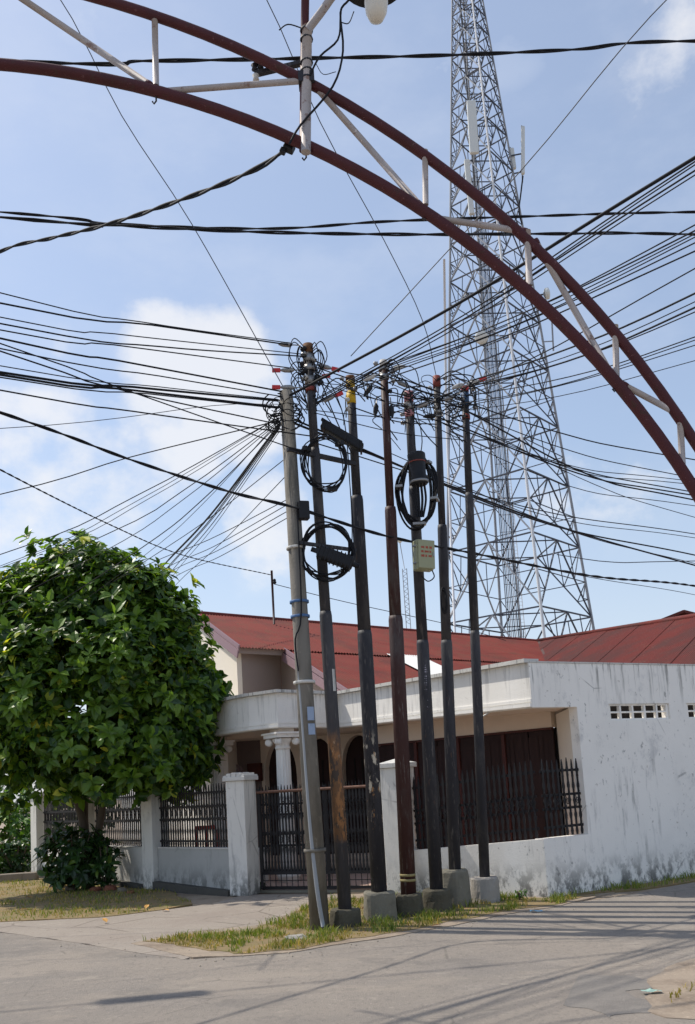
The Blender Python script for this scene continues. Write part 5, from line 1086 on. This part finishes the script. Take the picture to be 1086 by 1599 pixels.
for i in range(len(ZL) - 1):
    z0, z1 = ZL[i], ZL[i + 1]; w = .075 - .035 * i / len(ZL)
    for k in range(4):
        a0, b0, a1, b1 = leg(k, z0), leg((k + 1) % 4, z0), leg(k, z1), leg((k + 1) % 4, z1); mt = 'steel_dark' if k in (1, 2) else 'steel'  # diagonals: left faces lighter, right faces darker, sunlight put into the colour
        q = MB(); q.bar(a1, b1, w, w); q.build('horizontal', 'steel_dark', tower); m1 = a1.lerp(b1, .5)
        for s in (a0, b0):
            q = MB(); q.bar(s, m1, w * .95, w * .95); q.build('diagonal', mt, tower)
        wr = w * .6
        for s, e in ((a0, a1), (b0, b1)):
            h1 = s.lerp(e, .5); d1 = s.lerp(m1, .5); red.bar(h1, d1, wr); red.bar(h1, s.lerp(m1, .25), wr); red.bar(s.lerp(e, .25), s.lerp(m1, .25), wr); red.bar(e.lerp(m1, .5), d1, wr); red.bar(e, d1, wr)
        if i < 9: red.bar(a0.lerp(m1, .5), b0.lerp(m1, .5), wr)
    red.bar(leg(0, z1).lerp(leg(1, z1), .5), leg(1, z1).lerp(leg(2, z1), .5), w * .8); red.bar(leg(2, z1).lerp(leg(3, z1), .5), leg(3, z1).lerp(leg(0, z1), .5), w * .8)
    red.bar(leg(0, z1).lerp(leg(1, z1), .5), leg(3, z1).lerp(leg(0, z1), .5), w * .8); red.bar(leg(1, z1).lerp(leg(2, z1), .5), leg(2, z1).lerp(leg(3, z1), .5), w * .8)
o = red.build('secondary_bracing', 'steel_dark', tower); o['kind'] = 'stuff'
ZT_ = ZL[-1]
# climbing ladder and cable runs up the middle
lad = empty('ladder', V((TXc, TY, 0))); lad.parent = tower; ORG[lad] = V((TXc, TY, 0))
ctr = lambda z, dx, dy: V((TXc + dx, TY + dy - Rz(z) * .35, z))
for dx in (-.28, .28):
    q = MB(); q.bar(ctr(.1, dx, 0), ctr(ZT_, dx * .6, .3), .07, .07, V((1, 0, 0))); q.build('ladder_rail', 'steel_light', lad)
rg = MB(); nr = 130
for i in range(nr):
    z = .4 + (ZT_ - .5) * i / nr; a = ctr(.1, -.28, 0).lerp(ctr(ZT_, -.17, .3), i / nr); b = ctr(.1, .28, 0).lerp(ctr(ZT_, .17, .3), i / nr); rg.bar(a, b, .035)
o = rg.build('rung', 'steel_light', lad); o['kind'] = 'stuff'
for i in range(7):
    dx = -.9 + .1 * i; q = MB(); q.tube([ctr(z, dx * (1 - .55 * z / ZT_), .25) for z in [.1 + (ZT_ * (.95 - .06 * i)) * k / 12 for k in range(13)]], .024, 5); q.build('feeder_cable', ('cable', 'steel_light', 'steel')[i % 3], tower)
for dx in (-1.0, -.2):
    q = MB(); q.bar(ctr(.1, dx, .3), ctr(ZT_ * .97, dx * .42, .45), .05, .05, V((1, 0, 0))); q.build('cable_tray_rail', 'steel', tower)
tr2 = MB()
for i in range(50):
    u = i / 50; tr2.bar(ctr(.1, -1.0, .3).lerp(ctr(ZT_ * .97, -.42, .45), u), ctr(.1, -.2, .3).lerp(ctr(ZT_ * .97, -.084, .45), u), .03)
o = tr2.build('cable_tray_rung', 'steel', tower); o['kind'] = 'stuff'
def panel(x0, y0, x1, y1, Y, w, label, d=.22):
    a = aY(x0, y0, Y); b = aY(x1, y1, Y); t_ = empty('panel_antenna', b, label, 'antenna', 'antennas on the lattice tower')
    q = MB(); q.bar(b, a, w, d, V((0, 1, 0))); q.build('radome', 'antenna', t_, .05)
    q = MB(); q.bar(b + V((0, .3, -.3)), a + V((0, .3, .3)), .07, .07, V((0, 1, 0))); q.build('mast_pipe', 'steel', t_)
    for u in (.2, .8):
        p = b.lerp(a, u); q = MB(); q.bar(p, p + V((0, .5, 0)), .08, .08); q.build('mount', 'steel_dark', t_)
panel(736, 158, 741, 240, TY - 2.4, .50, 'large white panel antenna on the front of the tower')
panel(817, 198, 817, 272, TY, .20, 'slim white panel antenna standing off the right side of the tower')
panel(799, 232, 803, 264, TY + .3, .26, 'short grey radio unit beside the slim white antenna')
panel(729, 250, 737, 335, TY - 1.5, .30, 'white panel antenna lower on the front of the tower')
for z in (aY(810, 240, TY).z, aY(810, 268, TY).z):
    q = MB(); q.bar(leg(2, z), V((aY(817, 240, TY).x, TY, z)), .06); q.build('outrigger', 'steel_dark', tower)
wire('feeder_lead', [aY(817, 275, TY), aY(814, 300, TY), aY(811, 330, TY), leg(2, aY(811, 350, TY).z)], .045, label='black feeder lead hanging below the slim white antenna', step=.8)
def dish(x, y, Y, r, dirv, label):
    c = aY(x, y, Y); t_ = empty('dish_antenna', c, label, 'antenna', 'antennas on the lattice tower'); q = MB(); q.lathe([(r, 0), (r, r * .5), (r * .96, r * .62), (r * .55, r * .78), (.02, r * .84)], c, dirv, 24); q.build('radome', 'antenna', t_)
    q = MB(); q.lathe([(r * .3, -r * .35), (r * .95, -.01)], c, dirv, 20); q.build('back', 'steel', t_); q = MB(); q.tube([c - V(dirv).normalized() * r * .3, c - V(dirv).normalized() * (r * .3 + .5)], .05, 6); q.build('mount', 'steel_dark', t_)
dish(752, 527, TY - 2.0, .36, V((-.1, -1, -.5)), 'white dish antenna half way up the front of the tower')
dish(852, 459, TY - .4, .32, V((1, -.3, 0)), 'small dish antenna standing off the right edge of the tower')
q = MB(); zz_ = aY(848, 459, TY).z; q.bar(leg(2, zz_), aY(851, 459, TY - .3), .06); q.build('outrigger', 'steel_dark', tower)
q = MB(); q.bar(leg(2, aY(860, 545, TY).z) + V((.5, 0, 0)), leg(2, aY(852, 490, TY).z) + V((.75, 0, 0)), .08, .08, V((0, 1, 0))); q.bar(leg(2, aY(860, 530, TY).z), leg(2, aY(860, 530, TY).z) + V((.6, 0, 0)), .05); q.build('standoff_pipe', 'steel', tower)
wm_ = MB(); p0 = aY(697, 990, TY - 4); wm_.tube([aY(700, 990, 38) * 1. - V((0, 0, 8)), aY(697, 640, 38), aY(694, 405, 38)], .05, 6); tag(wm_.build('thin_mast', 'steel_light'), 'thin pale mast in front of the left side of the tower', 'mast')
# slender mast far away between the poles
mt = empty('radio_mast', V((*xy(aY(634, 960, 120)), 0)), 'slender far radio mast between brown and pink-headed poles', 'mast'); q = MB(); mb_ = aY(638, 975, 120); mtp = aY(632, 888, 120); mtt = aY(625, 848, 120)
for dx in (-.28, .28): q.tube([V((mb_.x + dx, 120, 0)), mb_ + V((dx, 0, 0)), mtp + V((dx, 0, 0))], .05, 4)
for i in range(22): u = i / 22; u2 = (i + 1) / 22; q.bar(mb_.lerp(mtp, u) + V((-.28 if i % 2 else .28, 0, 0)), mb_.lerp(mtp, u2) + V((.28 if i % 2 else -.28, 0, 0)), .05)
q.build('lattice', 'steel', mt); q = MB(); q.tube([mtp, mtt], .05, 5); q.build('spike', 'steel', mt)
q = MB(); q.lathe([(.1, 0), (.3, .2), (.4, .5), (.1, .6)], mtt + V((0, 0, 0)), V((0, 0, 1)), 8); q.build('head', 'antenna', mt)
# ------------------------------------------------------------------ vegetation
def leaf_at(mb, p, d, nrm, L, W):
    """pointed leaf folded along its midrib"""
    d = d.normalized(); s = d.cross(nrm)
    if s.length < 1e-3: s = d.cross(V((1, 0, .3)))
    s.normalize(); n_ = s.cross(d); c = -.12 * L
    P = [p, p + d * L * .3 + n_ * .0, p + d * L * .68 - n_ * .03 * L, p + d * L - n_ * .14 * L]
    k = len(mb.v); fold = n_ * W * .28
    mb.v += [P[0], P[1], P[2], P[3], P[1] + s * W + fold, P[2] + s * W * .82 + fold, P[1] - s * W + fold, P[2] - s * W * .82 + fold]
    for f in ((0, 4, 1), (1, 4, 5, 2), (2, 5, 3), (0, 1, 6), (1, 2, 7, 6), (2, 3, 7)): mb.f.append([k + i for i in f]); mb.sm.append(False)
def rosette(mb, c, out_, n, L, W, store=None):
    out_ = out_.normalized(); a = out_.cross(V((0, 0, 1)))
    if a.length < .05: a = V((1, 0, 0))
    a.normalize(); b = out_.cross(a); ph = random.uniform(0, 6)
    for i in range(n):
        t_ = ph + i * 2.4; d = (a * cos(t_) + b * sin(t_)) * random.uniform(.7, 1.1) + out_ * random.uniform(.1, .9) + V((0, 0, random.uniform(-.55, .05)))
        l = L * random.uniform(.65, 1.2); arg = (c - out_ * random.uniform(0, .10), d, out_ + V((0, 0, .6)), l, W * l / L * random.uniform(.85, 1.15))
        if store is not None: store.append(arg)
        else: leaf_at(mb, *arg)
tc_ = V((-4.95, 17.25, 0))
tree = empty('tree', tc_, 'dense round glossy-leaved tree in front of the fence', 'tree')
trunk = MB(); 
for pts, rs in (([(0, 0, 0), (.03, .0, .5), (-.05, 0, 1.1), (-.25, 0, 1.9), (-.5, .1, 2.9)], [.11, .09, .08, .07, .04]), ([(.02, .02, .3), (.2, 0, 1.0), (.32, 0, 1.6), (.45, .1, 2.4), (.7, 0, 3.4)], [.09, .075, .07, .055, .03]),
                ([(-.03, .05, .6), (-.1, .2, 1.4), (0, .2, 2.4), (.05, .1, 3.8)], [.09, .08, .06, .03]), ([(.3, 0, 1.5), (.8, -.2, 2.1), (1.3, -.3, 2.6)], [.06, .05, .02]), ([(-.25, 0, 1.9), (-.9, -.2, 2.4), (-1.5, -.3, 2.8)], [.06, .045, .02])):
    sp_ = spline([tc_ + V(p) for p in pts], .15); n0 = len(sp_); trunk.tube(sp_, [rs[0] + (rs[-1] - rs[0]) * (i / (n0 - 1)) ** .8 for i in range(n0)], 9)
trunk.build('trunk', 'bark', tree)
# crown lobes (offset from the trunk foot, radii)
LOBES = [((.10, -.1, 3.70), (2.35, 1.9, 2.05)), ((-.85, -.1, 4.45), (1.6, 1.4, 1.45)), ((.75, 0, 4.95), (1.35, 1.2, 1.1)), ((.05, .1, 5.60), (1.15, 1., .95)), ((-1.1, 0, 5.1), (.8, .8, .7)), ((1.0, -.2, 5.3), (.7, .7, .6)), ((2.1, -.2, 3.3), (.6, .7, .7)), ((1.0, -1.0, 3.9), (.9, .7, .8)), ((-.6, -1.2, 3.5), (.9, .7, .9)), ((1.55, -.3, 3.5), (1.1, 1.1, 1.2)), ((1.65, -.3, 2.5), (.9, .9, .95)),
         ((-1.5, -.4, 2.9), (1.3, 1.2, 1.35)), ((.5, -.9, 2.55), (1.7, 1.0, 1.1)), ((-2.0, 0, 4.0), (1.0, 1., 1.0)), ((1.45, 0, 4.45), (1.0, 1., 1.0))]
LOBES = [((c[0], c[1] - .30, c[2]), (r[0], r[1] * 1.18, r[2])) for c, r in LOBES]
store = []
def inside_depth(p):
    best = -9
    for c, r in LOBES:
        q = V(((p.x - c[0]) / r[0], (p.y - c[1]) / r[1], (p.z - c[2]) / r[2])); best = max(best, 1 - q.length)
    return best
random.seed(21)
nros = 0
while nros < 2900:
    c, r = random.choice(LOBES); u = V((random.gauss(0, 1), random.gauss(0, 1), random.gauss(0, 1))).normalized(); k = random.uniform(.68, 1.05) if random.random() > .06 else random.uniform(1.05, 1.22)
    k *= 1 + .20 * noise.noise(u * 2.3 + V(c)) + .10 * noise.noise(u * 5)
    p = V((c[0] + u.x * r[0] * k, c[1] + u.y * r[1] * k, c[2] + u.z * r[2] * k)); dp_ = inside_depth(p)
    if dp_ > .42 or p.z < 1.45 + .25 * noise.noise(V((p.x, p.y, 0))): continue
    if u.y > .55 and random.random() < .5: continue
    if dp_ < .10 and noise.noise(p * 1.6 + V((3, 1, 8))) < -.12: continue           # hollows between the leaf masses
    rosette(None, tc_ + p, (u + V((0, 0, .3))), random.randint(6, 9), random.uniform(.17, .27), .058, store); nros += 1
for _ in range(2000):                                             # leaves on the inner twigs
    c, r = random.choice(LOBES); u = V((random.gauss(0, 1), random.gauss(0, 1), random.gauss(0, 1))).normalized(); k = random.uniform(.2, .72)
    p = V((c[0] + u.x * r[0] * k, c[1] + u.y * r[1] * k, c[2] + u.z * r[2] * k))
    if p.z > 1.7: rosette(None, tc_ + p, u, 8, .24, .07, store)
random.seed(5)
front = sorted(range(len(store)), key=lambda i: (store[i][0] - EYEP).length - 1.5 * (store[i][3] / .2) + (3 if store[i][1].y > .3 else 0))[:300]; fset = set(front)
crown = MB()
for i, a in enumerate(store):
    if i in fset:
        q = MB(); leaf_at(q, *a); q.build('leaf', 'leaf', tree)
    else: leaf_at(crown, *a)
o = crown.build('crown', 'leaf', tree); o['kind'] = 'stuff'
def shrub(name, c, rad, n, L, W, mat, label, group=None, nl=7, stems=5, drop=.3):
    t_ = empty(name, c, label, 'shrub', group); lf = MB(); st = MB()
    for i in range(n):
        u = V((random.gauss(0, 1), random.gauss(0, 1), random.gauss(0, 1))).normalized(); k = random.uniform(.55, 1.05) * (1 + .18 * noise.noise(u * 2.5 + c))
        p = c + V((u.x * rad[0] * k, u.y * rad[1] * k, rad[2] * (1 + u.z * k)))
        if p.z < .06: continue
        rosette(lf, p, u + V((0, 0, .4)), nl, L, W)
    for i in range(stems):
        a = random.uniform(0, 6); st.tube(spline([c, c + V((cos(a) * rad[0] * .3, sin(a) * rad[1] * .3, rad[2] * .7)), c + V((cos(a) * rad[0] * .7, sin(a) * rad[1] * .7, rad[2] * 1.6))], .2), .012, 5)
    st.build('stem', 'bark', t_); o = lf.build('foliage', mat, t_); o['kind'] = 'stuff'; return t_
shrub('shrub', tc_ + V((-.15, -.35, 0)), (.62, .45, .62), 120, .20, .045, 'leaf_dark', 'dark leafy shoots at the foot of the tree trunk', nl=7)
shrub('shrub', tc_ + V((.42, -.45, 0)), (.35, .3, .48), 38, .19, .04, 'leaf_dark', 'small dark sprout right of the tree foot')
bg = [((-8.3, 22.5), (1.1, .9, 1.0), 'leaf_light', 'bright green shrub beside the leftmost fence pillar'), ((-9.8, 23.2), (1.3, 1.0, 1.35), 'leaf_light', 'taller bright shrub at the left edge behind the bank'), ((-7.7, 21.2), (.5, .4, .42), 'leaf_dark', 'low dark shrub at the foot of the leftmost pillar'),
      ((-8.6, 26.5), (2.0, 1.3, 1.7), 'leaf_dark', 'dark hedge mass behind the bright shrubs'), ((-12.2, 25), (2.2, 1.4, 1.8), 'leaf_dark', 'dark hedge mass at the far left'), ((-8.6, 21.0), (.5, .4, .34), 'leaf_light', 'low leafy plant by the stone kerb at the left edge')]
for (x, y), r, mt_, lb in bg: shrub('shrub', V((x, y, 0)), r, int(150 * r[0] * r[2] + 40), .17, .04, mt_, lb, nl=7)
shrub('shrub', gp(815, 1408) + V((0, .1, 0)), (.10, .08, .07), 14, .08, .012, 'leaf_light', 'green weed tuft at the corner of the white wall', nl=6, stems=2)
shrub('shrub', gp(407, 1392), (.10, .08, .11), 12, .08, .02, 'leaf_dark', 'small weed at the foot of the left gate pillar', nl=5, stems=2)
# tall garden trees behind the hedge close the view at the far left
# low wall and kerb stones at the left edge
q = MB(); q.prism([(-12, 21.3), (-8.6, 21.6), (-8.6, 21.75), (-12, 21.5)], 0, .45); tag(q.build('garden_wall', 'stone'), 'low grey wall at the far left edge behind the plants', 'wall')
def rock(c, r, mat, label, name='stone', cat='stone', group=None, flat=.55):
    q = MB(); n = 9; rings = 5; k0 = 0; sd = random.uniform(0, 99)
    for i in range(rings + 1):
        th = pi * i / rings
        for j in range(n):
            ph = 2 * pi * j / n; u = V((sin(th) * cos(ph), sin(th) * sin(ph), cos(th))); k = r * (1 + .35 * noise.noise(u * 1.7 + V((sd, 0, 0)))); q.v.append(V(c) + V((u.x * k, u.y * k, (u.z * k + r * .6) * flat)))
    for i in range(rings):
        for j in range(n): q.f.append([i * n + j, (i + 1) * n + j, (i + 1) * n + (j + 1) % n, i * n + (j + 1) % n]); q.sm.append(False)
    return tag(q.build(name, mat), label, cat, group)
for x, y, w, lb in ((18, 1377, .5, 'long pale kerb stone lying at the left edge of the bank'), (48, 1375, .3, 'shorter kerb stone beside the leftmost pillar foot')):
    p = gp(x, y); q = MB(); q.box(p + V((0, 0, .08)), (w, .2, .18), random.uniform(-.2, .2)); tag(q.build('kerb_stone', 'stone', None, .02), lb, 'stone')
for i, (x, y, r, mt_) in enumerate(((96, 1388, .11, 'stone'), (112, 1391, .13, 'stone'), (84, 1386, .08, 'brick'), (150, 1392, .10, 'brick'), (172, 1391, .12, 'brick'), (190, 1393, .09, 'stone'), (205, 1396, .07, 'brick'))):
    rock(gp(x, y), r, mt_, ('grey' if mt_ == 'stone' else 'reddish') + f' rubble lump at the tree foot, {ORD[i]} from the left', 'rubble', 'rubble', 'rubble along the tree foot')
rock(gp(45, 1357), .16, 'coping', 'pale rounded rock among the plants at the left edge')
rock(gp(463, 1468), .12, 'concrete_light', 'pale flat concrete lump at the concrete pole foot', flat=.3)
rock(gp(575, 1420), .07, 'brick', 'reddish brick piece beside the mossy footing', 'rubble', 'rubble')
rock(gp(690, 1424), .10, 'concrete_light', 'flat pale slab piece below the tall round footing', flat=.2)
random.seed(11)
LL = [(167, 1443, 'on the concrete apron below the tree'), (40, 1403, 'on the bank at far left'), (228, 1421, 'at the bank edge right of the tree'), (43, 1422, 'lower on the bank at left'), (612, 1408, 'between two pole footings'), (690, 1447, 'at the verge edge'), (264, 1424, 'on the apron beside the shaded wall')]
for x, y, w in LL:
    q = MB(); p = gp(x, y) + V((0, 0, .022)); leaf_at(q, p, V((random.uniform(-1, 1), random.uniform(-1, 1), .08)), V((0, 0, 1)), .13, .035); tag(q.build('fallen_leaf', 'dryleaf'), 'dry yellow fallen leaf lying ' + w, 'leaf', 'fallen leaves')
for x, y, mt_, lb in ((838, 1425, 'litterblue', 'pale blue wrapper lying on the road edge'), (1018, 1552, 'littergreen', 'pale green wrapper at the edge of the sandy patch')):
    q = MB(); p = gp(x, y); a = []
    for i in range(5):
        for j in range(3): a.append(p + V((-.07 + .035 * i, -.03 + .03 * j, .015 + .018 * random.random())))
    q.add(a, [(i * 3 + j, (i + 1) * 3 + j, (i + 1) * 3 + j + 1, i * 3 + j + 1) for i in range(4) for j in range(2)]); tag(q.build('wrapper', mt_), lb, 'litter')
